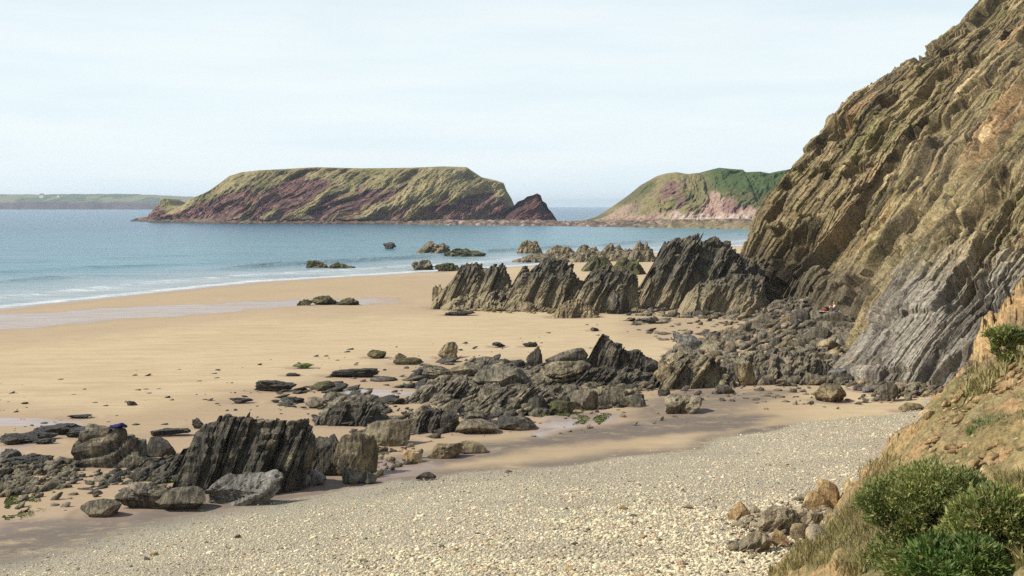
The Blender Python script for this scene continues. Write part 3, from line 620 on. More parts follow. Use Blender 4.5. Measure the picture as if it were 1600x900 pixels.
for i, (a, b, t, bs, lb, mt) in enumerate([
    (598, 619, 378, 390, 'small lone dark skerry farthest out in the shallow sea', 'black_rock'),
    (648, 704, 376, 398, 'dark humped skerry in the sea left of the tan ledge', 'brown_rock'),
    (690, 760, 387, 402, 'low tan weedy ledge in the sea beside the dark humped skerry', 'weedy_rock'),
    (478, 514, 406, 420, 'left rock of the pair at the edge of the surf', 'weedy_rock'),
    (510, 556, 409, 421, 'lower right rock of the pair at the edge of the surf', 'weedy_rock'),
    (643, 679, 405, 423, 'dark rounded rock on the wet sand near the fin ridge, left of its neighbour', 'brown_rock'),
    (678, 720, 410, 424, 'low dark dome on the wet sand next to the fin ridge', 'weedy_rock'),
    (464, 488, 466, 478, 'small weedy rock at the left end of the low line on the wet sand', 'weedy_rock'),
    (484, 530, 461, 477, 'weedy rock in the middle of the low line on the wet sand', 'weedy_rock'),
    (524, 562, 464, 477, 'weedy rock at the right end of the low line on the wet sand', 'weedy_rock')]):
    place_rock('skerry', lb, a, b, t, bs, mt, 140+i, 'skerry', .8, 4, 12, .35, dip=66, fn=lambda x, y: np.maximum(ground(x, y), -.15))
# --- foreground cluster, left
fins('rock_outcrop', 'biggest black ribbed outcrop in the left foreground', [(276, 770), (288, 730), (296, 700), (308, 672), (330, 654), (362, 650), (384, 645), (398, 646), (410, 652), (436, 660), (456, 656), (474, 655), (484, 664), (495, 684), (492, 705), (484, 735)], 772, 3.2, 'black_rock', 201, 66, .42, .16, .035)
L = 'boulder'
rocks = [
 # name, label, x0, x1, ytop, ybase, material, kwargs
 (L, 'large flat-topped dark boulder carrying the blue bundle, left foreground', 124, 237, 659, 729, 'grey_rock', dict(depth=.8, flat=.15, n=5, chips=18, dip=15, tilt=7)),
 (L, 'dark boulder touching the right side of the flat-topped boulder', 228, 276, 681, 712, 'black_rock', dict()),
 (L, 'black slanting slab leaning right of the biggest outcrop', 458, 534, 675, 742, 'black_rock', dict(dip=50, depth=.6, n=5)),
 (L, 'upright tan-faced slab at the right end of the foreground cluster', 522, 592, 671, 743, 'brown_rock', dict(dip=82, depth=.55, n=5, chips=10)),
 (L, 'big round boulder with dark right side beyond the upright slab', 567, 644, 651, 695, 'brown_rock', dict(depth=.85, n=5)),
 (L, 'long low tilted slab at the front left of the cluster', 178, 276, 750, 796, 'grey_rock', dict(depth=.5, dip=10, tilt=-8, n=5)),
 (L, 'wedge-shaped grey slab in front of the biggest outcrop', 243, 326, 758, 798, 'grey_rock', dict(depth=.7, flat=.3, tilt=12)),
 (L, 'striped pale-grey slab lying against the front of the biggest outcrop', 328, 452, 727, 788, 'pale_rock', dict(depth=.5, dip=40, n=5, tilt=14)),
 (L, 'lichened rounded knob at the end of the striped slab', 408, 456, 724, 762, 'weedy_rock', dict()),
 (L, 'low rounded grey rock at the front left edge of the cluster', 130, 192, 774, 808, 'grey_rock', dict(depth=.8)),
 (L, 'small pale-grey rock right of the striped slab', 446, 486, 738, 762, 'pale_rock', dict()),
 (L, 'small pale rock between the striped and upright slabs', 480, 510, 734, 756, 'pale_rock', dict()),
 (L, 'dark rounded rock at the foot of the upright slab', 534, 568, 729, 754, 'grey_rock', dict()),
 (L, 'small dark stone right of the upright slab foot', 562, 590, 738, 754, 'black_rock', dict()),
 (L, 'small orange-tan boulder right of the big round boulder', 627, 660, 701, 722, 'ochre_rock', dict()),
 (L, 'low pale rock strip lying on wet sand, left of the ochre streak', 668, 724, 690, 716, 'tan_rock', dict(depth=.7, knob=.2)),
 (L, 'smooth low tan rock lying at the right end of the pale rock strip', 716, 766, 689, 708, 'tan_rock', dict(depth=.7)),
 (L, 'lone dark stone on brown sand at the shingle edge', 650, 682, 735, 749, 'black_rock', dict()),
 (L, 'tiny dark stone on the shingle edge right of the lone dark stone', 788, 802, 733, 740, 'brown_rock', dict()),
 # middle cluster
 (L, 'smooth grey slab leaning against the black peak', 856, 924, 542, 584, 'grey_rock', dict(depth=.8, flat=.2, tilt=10)),
 (L, 'dark layered block right of the black peak', 990, 1036, 556, 590, 'black_rock', dict(dip=12)),
 (L, 'broad overhanging slab with black shadow below it', 838, 946, 562, 606, 'brown_rock', dict(depth=.7, dip=8, n=5, flat=.25)),
 (L, 'long smooth grey slab left of the overhanging slab', 736, 846, 573, 608, 'grey_rock', dict(depth=.7, flat=.3, n=5)),
 (L, 'small black tooth-shaped rock above the long smooth slab', 822, 848, 541, 574, 'black_rock', dict(depth=.6, dip=60)),
 (L, 'big knobbly tan boulder at the right end of the middle cluster', 1020, 1078, 560, 606, 'tan_rock', dict(knob=.3, n=5)),
 (L, 'craggy brown boulder beside the big knobbly tan boulder', 1062, 1122, 552, 604, 'brown_rock', dict(knob=.3, n=5, dip=45)),
 (L, 'pale narrow slab tilted up behind the craggy brown boulder', 1042, 1090, 518, 546, 'pale_rock', dict(depth=.4, dip=-30, tilt=-28)),
 (L, 'craggy tan hump where the rubble field begins', 1146, 1182, 562, 602, 'tan_rock', dict(knob=.3)),
 (L, 'dark rock dome beneath the overhanging slab', 890, 938, 606, 640, 'grey_rock', dict(knob=.2)),
 (L, 'flat dark wedge under the right end of the overhanging slab', 934, 984, 606, 634, 'grey_rock', dict(depth=.6, tilt=14)),
 (L, 'knobbly dark mass left of the overhang shadow', 746, 800, 600, 640, 'grey_rock', dict(knob=.35, n=5)),
 (L, 'dark knobbly rock between the knobbly mass and the overhang', 794, 838, 604, 640, 'black_rock', dict(knob=.3)),
 (L, 'tilted dark block at the front of the overhang beside green weed', 826, 862, 616, 646, 'black_rock', dict(tilt=30)),
 (L, 'weedy dark rock at the waterline of the small pool', 856, 900, 624, 646, 'weedy_rock', dict(knob=.3)),
 (L, 'flat layered dark rock, upper left of the middle cluster', 646, 706, 567, 590, 'grey_rock', dict(depth=.7, dip=8)),
 (L, 'low brown rock right of the flat layered rock', 700, 748, 569, 590, 'brown_rock', dict(depth=.7)),
 (L, 'thin flat slab with dark end above the low brown rock', 728, 774, 557, 571, 'grey_rock', dict(depth=.6)),
 (L, 'long low rock reaching left from the middle cluster', 642, 704, 600, 625, 'grey_rock', dict(depth=.7, knob=.15)),
 (L, 'round-backed boulder on top of the knobbly pile', 678, 716, 624, 650, 'grey_rock', dict()),
 (L, 'knobbly pile of dark rock left of the two flat slabs', 630, 690, 632, 672, 'grey_rock', dict(knob=.4, n=5)),
 (L, 'dark rock right half of the knobbly pile', 676, 718, 642, 674, 'black_rock', dict(knob=.35)),
 (L, 'flat slab pointing left, nearer of the two on pink sand', 712, 780, 655, 678, 'brown_rock', dict(depth=.7, flat=.2)),
 (L, 'flat dark slab with square right end by the pool', 772, 846, 651, 672, 'black_rock', dict(depth=.6, flat=.25)),
 (L, 'small pointed rock behind the two flat slabs', 724, 760, 641, 660, 'grey_rock', dict()),
 (L, 'squarish grey block on sand right of the pool', 972, 1010, 617, 636, 'grey_rock', dict(depth=.6)),
 (L, 'layered grey slab tilted on the dark silty sand', 1040, 1100, 613, 646, 'grey_rock', dict(depth=.8, dip=25, tilt=16)),
 (L, 'low dark stone lying alone between slab and rubble', 1117, 1148, 601, 615, 'black_rock', dict()),
 (L, 'small dark sliver of rock above the layered grey slab', 1028, 1048, 608, 618, 'black_rock', dict(depth=.4)),
 # lone stones on the sand
 (L, 'lone pointed tan rock standing on open sand', 684, 716, 533, 559, 'tan_rock', dict(dip=70)),
 (L, 'small green-edged rock on open sand left of the pointed rock', 574, 604, 546, 559, 'weedy_rock', dict(knob=.2)),
 (L, 'tiny pair-like knob right of the green-edged rock', 616, 636, 551, 560, 'weedy_rock', dict(knob=.4)),
 (L, 'low green-brown flat rock below the tiny knob', 614, 662, 558, 569, 'weedy_rock', dict(depth=.5)),
 (L, 'smooth oval rock with water beside it on the sand', 488, 524, 594, 609, 'weedy_rock', dict(depth=.6)),
 (L, 'smooth dark oval boulder below the oval rock with water', 504, 542, 611, 626, 'grey_rock', dict(depth=.7)),
 (L, 'rounded grey boulder left of the smooth dark oval', 476, 508, 620, 636, 'grey_rock', dict()),
 (L, 'flat grey rock right of the smooth dark oval', 538, 582, 617, 632, 'grey_rock', dict(depth=.6)),
 (L, 'tiny dark stone alone on the sand at left', 198, 216, 626, 635, 'black_rock', dict()),
 (L, 'small dark stone on sand above the rubble at the bay', 1112, 1128, 518, 526, 'black_rock', dict()),
 (L, 'pebble-sized dark stone far out on the clean sand near the tan knob', 922, 936, 511, 517, 'seaweed', dict()),
 # at the cliff foot
 (L, 'broad tan-grey boulder on sand at the end of the shingle', 1272, 1324, 600, 628, 'tan_rock', dict(knob=.15, n=5)),
 (L, 'large smooth tan block leaning on the cliff foot', 1320, 1372, 554, 590, 'tan_rock', dict(chips=9, n=5)),
 (L, 'dark shadowed block right of the large tan block', 1356, 1396, 558, 596, 'grey_rock', dict()),
 (L, 'round grey boulder standing on the pale shingle edge', 1373, 1402, 597, 624, 'grey_rock', dict(chips=8)),
 (L, 'flat pale stone below the round grey boulder', 1402, 1442, 628, 640, 'tan_rock', dict(depth=.5)),
 (L, 'small tan stone at the head of the shingle beside the bank', 1436, 1462, 640, 653, 'ochre_rock', dict()),
 (L, 'pale stone between the large tan block and the sand', 1292, 1330, 574, 594, 'pale_rock', dict()),
 # near the bank
 (L, 'bright ochre pointed boulder with shaded right side by the shrub', 1282, 1318, 745, 792, 'ochre_rock', dict(chips=8, tilt=20, n=5)),
 (L, 'orange boulder left of the bright ochre pointed boulder', 1256, 1294, 763, 796, 'ochre_rock', dict(n=5)),
 (L, 'low tan boulder alone on the shingle left of the slanting ledges', 1140, 1176, 783, 812, 'ochre_rock', dict(depth=.6, tilt=25)),
 (L, 'longest slanting tan ledge poking from the shingle', 1182, 1256, 788, 834, 'sandy_rock', dict(depth=.6, dip=35, tilt=30, n=5)),
 (L, 'slanting ledge just below the orange boulder', 1230, 1290, 790, 826, 'sandy_rock', dict(depth=.6, dip=35, tilt=26, n=5)),
 (L, 'pale ledge at the lower left foot of the slanting ledges', 1156, 1212, 826, 860, 'sandy_rock', dict(depth=.6, dip=30, tilt=26)),
 (L, 'small sunlit ochre stone among the slanting ledges', 1208, 1234, 824, 852, 'ochre_rock', dict(tilt=30)),
 (L, 'brown stone among the slanting ledges', 1236, 1272, 816, 842, 'tan_rock', dict(tilt=25)),
 (L, 'tan stone nearest the grassy bank among the ledges', 1262, 1300, 816, 846, 'sandy_rock', dict(tilt=25)),
]
for i, (nm, lb, x0, x1, yt, yb, mt, kw) in enumerate(rocks):
    o = place_rock(nm, lb, x0, x1, yt, yb, mt, 300+i, 'boulder', **kw)
    if i == 0: FLAT = o
fins('rock_outcrop', 'black square-topped peak of ribbed rock in the middle cluster', [(908, 586), (914, 556), (922, 536), (932, 523), (944, 526), (958, 532), (972, 536), (982, 546), (998, 544), (1008, 552), (1014, 588)], 592, 3.0, 'black_rock', 202, 62, .32, .16, .045, blunt=3)
# blue bundle left on the boulder
v, f = ICO[4]; v = v.copy(); p = hit(207, 729); Yb = p.y+1.0
v = v*np.array([.36, .24, .10]); nn = fbm(v[:, 0]*7, v[:, 1]*7, v[:, 2]*7, 4, 9); v *= (.55+.9*nn)[:, None]; v[:, 2] = np.maximum(v[:, 2]+.05+.07*np.exp(-((v[:, 0]-.15)/.12)**2), 0)
MAT['blue_cloth'] = plain('blue_cloth', (.022, .026, .095), .9, .1)
fv = np.array([vv.co[:] for vv in FLAT.data.vertices])+np.array(FLAT.location); x0_, x1_ = fv[:, 0].min(), fv[:, 0].max()
cand = fv[(fv[:, 0] > lerp(x0_, x1_, .45)) & (fv[:, 0] < lerp(x0_, x1_, .72))]; bx_, by_, bz_ = cand[np.argmax(cand[:, 2])]
put('clothes_bundle', make_mesh('clothes_bundle', v, f), MAT['blue_cloth'], (bx_, by_, bz_-.03), label='crumpled dark blue clothes left on the flat-topped boulder', cat='clothes')

# --- boulders one could count: rubble fields (shared shapes, own place)
VAR = [make_mesh('boulder', *(lambda vf: (vf[0]*np.array([.5, .5, 1.35])-np.array([0, 0, .5]), vf[1]))(chipped(900+i, 3, 26, .04*(i % 3), 55 if i % 3 == 1 else None))) for i in range(14)]
COLN = dict(grey_rock='grey', brown_rock='brown', black_rock='blackish', tan_rock='tan', pale_rock='pale', ochre_rock='ochre', weedy_rock='weedy')
ORD = ['largest', 'second largest', 'third largest']
def spots(n, poly, smin, smax, r, minsep, pw=2.2):
    P2 = np.array(poly, float); lo, hi = P2.min(0), P2.max(0); done = []; tries = 0
    while len(done) < n and tries < n*60:
        tries += 1
        px, py = r.uniform(lo[0], hi[0]), r.uniform(lo[1], hi[1])
        if ppoly(np.array([px]), np.array([py]), [tuple(a) for a in P2])[0] < 0: continue
        sz = smin+(smax-smin)*r.random()**pw
        if minsep and any((px-a)**2+((py-b)*2.2)**2 < (minsep*(sz+c)/2)**2 for a, b, c in done): continue
        done.append((px, py, sz))
    return done
def field(n, poly, smin, smax, mats, noun, where, group, seed, squash=(.5, .85), name='boulder', minsep=.55):
    r = np.random.default_rng(seed); done = spots(n, poly, smin, smax, r, minsep); done.sort(key=lambda d: -d[2])
    xs = sorted(d[0] for d in done); t1, t2 = xs[len(xs)//3], xs[2*len(xs)//3]; cnt = {}
    for px, py, sz in done:
        p = hit(px, py); S = sz/F*p.y; h = S*r.uniform(*squash)*.8
        base = VAR[r.integers(len(VAR))]; mt = mats[r.integers(len(mats))]
        key = (base.name, mt)
        if key not in field.cache:
            me = base.copy(); me.materials.clear(); me.materials.append(MAT[mt]); field.cache[key] = me
        o = bpy.data.objects.new(name, field.cache[key]); col.objects.link(o)
        o.location = p; o.scale = (S*1.25, S*r.uniform(.6, .9), h); o.rotation_euler = (r.uniform(-.25, .25), r.uniform(-.55, .05), r.uniform(-.7, .7))
        side = 'left' if px < t1 else ('middle' if px < t2 else 'right'); k = (mt, side); cnt[k] = cnt.get(k, 0)+1
        lead = ORD[cnt[k]-1] if cnt[k] <= 3 else 'smaller'
        tag(o, f'{lead} {COLN[mt]} {noun} in the {side} part of {where}', 'boulder', group)
field.cache = {}
STV = [chipped(950+i, 2, 18, .03) for i in range(8)]
def rubble(name, n, poly, smin, smax, mat, seed, label=None, pw=2.0, flat=1.0):
    """uncountable small stones: one mesh"""
    r = np.random.default_rng(seed); vs_, fs_, o = [], [], 0
    for px, py, sz in spots(n, poly, smin, smax, r, 0, pw):
        p = hit(px, py); S = sz/F*p.y; v, f = STV[r.integers(8)]; a = r.normal(0, .6); ca, sa = math.cos(a), math.sin(a)
        w_ = v*np.array([S*.65, S*.42*r.uniform(.6, 1)*(2-flat), S*r.uniform(.4, .75)*flat]); w_[:, 2] -= S*.18*flat
        w_ = np.stack([w_[:, 0]*ca-w_[:, 1]*sa, w_[:, 0]*sa+w_[:, 1]*ca, w_[:, 2]+w_[:, 0]*r.uniform(-.15, .7)*flat], 1)+np.array(p)
        vs_.append(w_); fs_.append(f+o); o += len(v)
    put(name, make_mesh(name, np.concatenate(vs_), np.concatenate(fs_)), MAT[mat], label=label, kind='stuff')
G = ['grey_rock', 'grey_rock', 'brown_rock', 'black_rock', 'tan_rock']
HEAP = [(-10, 728), (30, 712), (70, 716), (130, 722), (128, 745), (100, 765), (40, 772), (-10, 778)]
FIELD = [(1030, 560), (1090, 532), (1200, 508), (1330, 490), (1325, 560), (1300, 600), (1200, 600), (1110, 590)]
STRIP = [(985, 478), (1080, 468), (1190, 458), (1310, 458), (1335, 500), (1230, 502), (1100, 498), (1000, 494)]
TOE = [(1290, 592), (1330, 576), (1400, 568), (1490, 556), (1535, 566), (1500, 608), (1430, 622), (1330, 606)]
field(30, HEAP, 16, 34, ['grey_rock', 'black_rock', 'brown_rock'], 'cobble', 'the heap at the left picture edge', 'cobble heap at the left edge', 1)
field(60, FIELD, 18, 44, G, 'boulder', 'the rubble field below the cliff', 'rubble field below the cliff', 7)
field(34, STRIP, 14, 30, G, 'boulder', 'the rubble strip under the broad outcrop', 'rubble along the broad outcrop', 8)
field(32, TOE, 14, 32, ['grey_rock', 'tan_rock', 'tan_rock', 'pale_rock', 'brown_rock', 'black_rock'], 'boulder', 'the rubble below the grey slabs', 'boulders at the foot of the grey slabs', 9)
field(12, [(880, 488), (985, 484), (1000, 492), (1080, 498), (1190, 506), (1100, 512), (960, 500)], 8, 16, ['grey_rock', 'black_rock'], 'stone', 'the sand before the fin ridge', 'stones in front of the fin ridge', 10)
field(14, [(60, 860), (700, 780), (1150, 740), (1160, 890), (300, 895)], 10, 17, ['ochre_rock', 'brown_rock', 'grey_rock'], 'cobble', 'the open shingle', 'cobbles on the shingle', 14)
rubble('rubble', 260, HEAP, 7, 18, 'grey_rock', 31)
rubble('rubble', 150, [(110, 745), (200, 734), (280, 706), (300, 740), (270, 756), (180, 760), (140, 776)], 6, 22, 'black_rock', 32)
rubble('rubble', 170, [(496, 652), (520, 628), (570, 618), (608, 636), (602, 658), (540, 664)], 7, 22, 'grey_rock', 33)
rubble('rubble', 70, [(556, 722), (590, 690), (640, 692), (655, 712), (600, 745), (560, 752)], 6, 18, 'brown_rock', 34)
rubble('rubble', 620, [(650, 612), (740, 566), (850, 578), (900, 600), (900, 640), (840, 650), (760, 648), (690, 640)], 7, 26, 'grey_rock', 35)
rubble('rubble', 220, [(900, 604), (1020, 588), (1040, 604), (960, 622), (900, 634)], 6, 20, 'brown_rock', 36)
rubble('rubble', 700, FIELD, 7, 24, 'grey_rock', 37)
rubble('rubble', 260, FIELD, 6, 22, 'tan_rock', 38)
rubble('rubble', 420, STRIP, 5, 16, 'grey_rock', 39)
rubble('rubble', 160, STRIP, 5, 14, 'tan_rock', 40)
rubble('rubble', 300, TOE, 5, 20, 'tan_rock', 41)
rubble('rubble', 260, TOE, 5, 22, 'grey_rock', 42)
rubble('rubble', 120, [(690, 478), (800, 480), (880, 484), (880, 492), (700, 486)], 4, 14, 'tan_rock', 43)
rubble('rubble', 150, [(1150, 800), (1290, 768), (1312, 800), (1275, 855), (1180, 872), (1140, 858)], 6, 20, 'sandy_rock', 44)
rubble('rubble', 190, [(1470, 640), (1560, 540), (1600, 560), (1600, 740), (1500, 740), (1440, 700)], 7, 22, 'ochre_rock', 45)
rubble('rubble', 260, [(560, 660), (640, 590), (760, 560), (900, 590), (1040, 600), (1000, 640), (800, 668), (640, 690)], 5, 22, 'black_rock', 47, pw=2.6)
rubble('rubble', 150, [(960, 606), (1100, 600), (1300, 600), (1440, 625), (1300, 640), (1050, 625)], 4, 14, 'grey_rock', 48, pw=3)
rubble('rubble', 120, [(-20, 700), (120, 730), (300, 770), (180, 800), (0, 800)], 5, 20, 'grey_rock', 49, pw=2.4)
rubble('rubble', 230, [(380, 620), (560, 590), (700, 560), (1000, 566), (1060, 610), (860, 664), (560, 684), (480, 650)], 8, 34, 'black_rock', 51, pw=2.4, flat=.45)
rubble('rubble', 120, [(960, 490), (1100, 500), (1330, 490), (1300, 520), (1180, 530), (1060, 540), (1000, 520)], 6, 24, 'grey_rock', 52, pw=2.4, flat=.5)
rubble('weed_scraps', 320, [(-20, 690), (-20, 600), (400, 560), (1000, 500), (1200, 500), (1000, 540), (600, 640), (300, 660)], 2, 10, 'seaweed', 50, pw=3.2, flat=.6)
rubble('rubble', 130, [(480, 650), (640, 604), (1000, 640), (1280, 600), (1200, 650), (700, 700)], 3, 9, 'brown_rock', 46)
# dark weed-covered ledges lying flat on the sand
for i, (a, b, t, bs, lb) in enumerate([
    (0, 32, 682, 694, 'flat black weedy ledge cut by the left picture edge, upper one'), (0, 62, 676, 692, 'long black weedy ledge at the left edge above the pool'),
    (26, 90, 672, 686, 'black weedy ledge second in the slanting row at left'), (60, 130, 660, 678, 'black weedy ledge with green edge in the slanting row at left'),
    (104, 160, 666, 682, 'black weedy ledge touching the flat-topped boulder on its left'), (52, 88, 684, 693, 'small separate black weedy ledge below the slanting row'),
    (104, 144, 647, 653, 'thin black weed strip alone on wet sand above the row'), (0, 30, 700, 712, 'black weedy ledge at the left edge below the small pool'),
    (10, 84, 708, 730, 'black weedy ledge above the cobble heap'), (396, 464, 593, 610, 'long dark ledge slanting across open sand left of centre'),
    (446, 470, 582, 588, 'thin dark strip above the slanting ledge'), (456, 492, 567, 575, 'thin green weed strip on open sand'),
    (514, 594, 574, 589, 'long green and black weed strip on the sand'), (356, 396, 620, 629, 'low dark weed patch above the biggest outcrop'),
    (436, 476, 619, 629, 'low dark ledge right of the weed patch'), (692, 744, 485, 493, 'long black driftwood-like ledge in front of the seaward fins'),
    (768, 790, 534, 541, 'small dark ledge on open sand left of its twin'), (816, 840, 534, 541, 'small dark ledge on open sand right of its twin'),
    (625, 716, 596, 605, 'thin dark ledge reaching left above the long low rock'), (580, 636, 619, 630, 'thin ledge of dark weed right of the flat grey rock'),
    (1000, 1032, 497, 505, 'thin dark ledge on sand before the broad outcrop'), (236, 300, 668, 680, 'dark weed strip behind the dark boulder'),
    (300, 322, 652, 668, 'dark small ledge at the left shoulder of the biggest outcrop')]):
    place_rock('weedy_ledge', lb, a, b, t, bs, 'green_algae' if i in (11,) else 'seaweed', 500+i, 'ledge', .42, 4, 8, .45, sink=.3, tilt=(3 if b-a > 50 else 0))
# --- low bedrock shelves that tie the middle cluster together
for i, (tp, by, dp, mt, th, lb) in enumerate([
    ([(640, 622), (660, 604), (690, 598), (720, 590), (750, 596), (770, 610), (780, 624)], 628, 3.0, 'grey_rock', .3, 'low jumbled bedrock shelf at the left of the middle cluster'),
    ([(738, 640), (752, 618), (780, 604), (810, 598), (840, 602), (866, 610), (884, 640)], 646, 3.2, 'grey_rock', .34, 'low jumbled bedrock shelf in front of the overhanging slab'),
    ([(838, 606), (856, 590), (890, 576), (940, 572), (990, 574), (1030, 580), (1050, 600)], 608, 3.6, 'black_rock', .34, 'dark bedrock shelf on which the black peak stands'),
    ([(1020, 604), (1034, 580), (1060, 556), (1090, 548), (1116, 556), (1140, 580), (1150, 604)], 608, 3.6, 'brown_rock', .4, 'craggy brown bedrock shelf at the right of the middle cluster'),
    ([(236, 742), (262, 720), (286, 700), (300, 698), (310, 716), (316, 742)], 748, 2.2, 'black_rock', .25, 'dark stepped shelf at the left shoulder of the biggest outcrop'),
    ([(494, 660), (510, 640), (530, 628), (560, 624), (584, 632), (604, 656)], 664, 2.4, 'black_rock', .22, 'low knobbly shelf behind the big round boulder'),
    ([(624, 672), (640, 648), (664, 636), (690, 634), (712, 648), (724, 672)], 676, 2.4, 'black_rock', .24, 'low dark shelf under the knobbly pile left of the flat slabs'),
    ([(1110, 594), (1130, 570), (1160, 556), (1200, 546), (1250, 548), (1290, 560), (1310, 590)], 598, 4.5, 'grey_rock', .4, 'broken bedrock shelf in the middle of the rubble field'),
    ([(1196, 484), (1214, 468), (1240, 462), (1276, 460), (1300, 464), (1320, 480)], 486, 5, 'grey_rock', .5, 'grey boulder bank filling the cliff recess')]):
    fins('rock_shelf', lb, tp, by, dp, mt, 220+i, 40 if i < 4 else 60, th, .55, .05, cat='rock shelf')

# ------------------------------------------------------------------ shingle: pebbles as one uncountable mass
n = 420000; r = np.random.default_rng(5)
Yp = 24+(80-24)*r.random(n)**1.35; Xp = (r.uniform(-60, 1560, n)-CX)/F*Yp
q = pdist(Xp, Yp, FOOT)+(vnoise(Xp/5, Yp/5, 0, 3)-.5)*2.0; _, db = bank_rise(Xp, Yp)
thin = np.where(q < .8, np.exp((q-.8)*2.2), 1)*np.where(Xp < -5, .12+.88*sstep(.5, 6, q), 1)
k = (r.random(n) < thin) & (q > -1.2) & (db < .5); Xp, Yp, q = Xp[k], Yp[k], q[k]; n = len(Xp)
sz = np.exp(r.normal(math.log(.0125), .52, n))*(1+.75*sstep(5, 18, q)); sz = np.minimum(sz, .09)
Zp = ground(Xp, Yp)+(fbm(Xp/7, Yp/7, 0, 3, 5)-.5)*.22+(fbm(Xp/1.4, Yp/1.4, 0, 2, 6)-.5)*.05*sstep(0, 2, q)
me = bpy.data.meshes.new('shingle'); me.vertices.add(n); me.vertices.foreach_set('co', np.stack([Xp, Yp, Zp+sz*.10], 1).ravel())
at = me.attributes.new('scl', 'FLOAT_VECTOR', 'POINT'); at.data.foreach_set('vector', np.stack([sz*r.uniform(.9, 1.5, n), sz*r.uniform(.7, 1.1, n), sz*r.uniform(.4, .75, n)], 1).astype(np.float32).ravel())
at = me.attributes.new('grit', 'FLOAT', 'POINT'); at.data.foreach_set('value', np.clip(sstep(4.5, .3, q+(fbm(Xp/3, Yp/3, 0, 4, 77)-.5)*5)*(.16+.84*sstep(5, -7, Xp))+.8*sstep(.56, .66, fbm(Xp/5, Yp/2.4, 0, 4, 78))*.5, 0, 1).astype(np.float32))
at = me.attributes.new('rot', 'FLOAT_VECTOR', 'POINT'); at.data.foreach_set('vector', np.stack([r.normal(0, .35, n), r.normal(0, .35, n), r.uniform(0, 6.28, n)], 1).astype(np.float32).ravel())
m = M('pebble'); oi = m.n('ShaderNodeObjectInfo').outputs['Random']
cr = m.n('ShaderNodeValToRGB'); m.l(oi, cr.inputs[0]); cr.color_ramp.interpolation = 'CONSTANT'
cols = [(p_, tuple(min(.75, v_*k_) for v_, k_ in zip(c_, (1.14, 1.09, .99)))) for p_, c_ in [(0, (.44, .395, .28)), (.22, (.49, .445, .32)), (.42, (.36, .33, .25)), (.58, (.54, .495, .375)), (.70, (.27, .245, .19)), (.80, (.37, .27, .155)), (.87, (.16, .125, .09)), (.92, (.27, .165, .11)), (.955, (.08, .066, .05)), (.98, (.58, .54, .44))]]
e = cr.color_ramp.elements; e[0].position = 0; e[0].color = (*cols[0][1], 1); e[1].position = cols[1][0]; e[1].color = (*cols[1][1], 1)
for a, b in cols[2:]: x_ = e.new(a); x_.color = (*b, 1)
MAT['pebble'] = m.done(m.mix(m.math('MULTIPLY', m.attr('grit', 'Fac', 'INSTANCER'), .85), cr.outputs[0], (.19, .168, .135)), .8, .2)
ng = bpy.data.node_groups.new('scatter_pebbles', 'GeometryNodeTree')
ng.interface.new_socket('Geometry', in_out='INPUT', socket_type='NodeSocketGeometry'); ng.interface.new_socket('Geometry', in_out='OUTPUT', socket_type='NodeSocketGeometry')
gi, go = ng.nodes.new('NodeGroupInput'), ng.nodes.new('NodeGroupOutput'); ic = ng.nodes.new('GeometryNodeMeshIcoSphere'); ic.inputs['Subdivisions'].default_value = 2; ic.inputs['Radius'].default_value = 1
sm = ng.nodes.new('GeometryNodeSetMaterial'); sm.inputs['Material'].default_value = MAT['pebble']; ss = ng.nodes.new('GeometryNodeSetShadeSmooth')
ip = ng.nodes.new('GeometryNodeInstanceOnPoints')
def named(nm):
    a = ng.nodes.new('GeometryNodeInputNamedAttribute'); a.data_type = 'FLOAT_VECTOR'; a.inputs['Name'].default_value = nm; return a.outputs['Attribute']
er = ng.nodes.new('FunctionNodeEulerToRotation'); lk = ng.links.new
lk(ic.outputs[0], ss.inputs[0]); lk(ss.outputs[0], sm.inputs['Geometry']); lk(gi.outputs[0], ip.inputs['Points']); lk(sm.outputs[0], ip.inputs['Instance'])
lk(named('rot'), er.inputs[0]); lk(er.outputs[0], ip.inputs['Rotation']); lk(named('scl'), ip.inputs['Scale']); lk(ip.outputs[0], go.inputs[0])
o = put('shingle', me, MAT['pebble'], kind='stuff'); md = o.modifiers.new('scatter', 'NODES'); md.node_group = ng

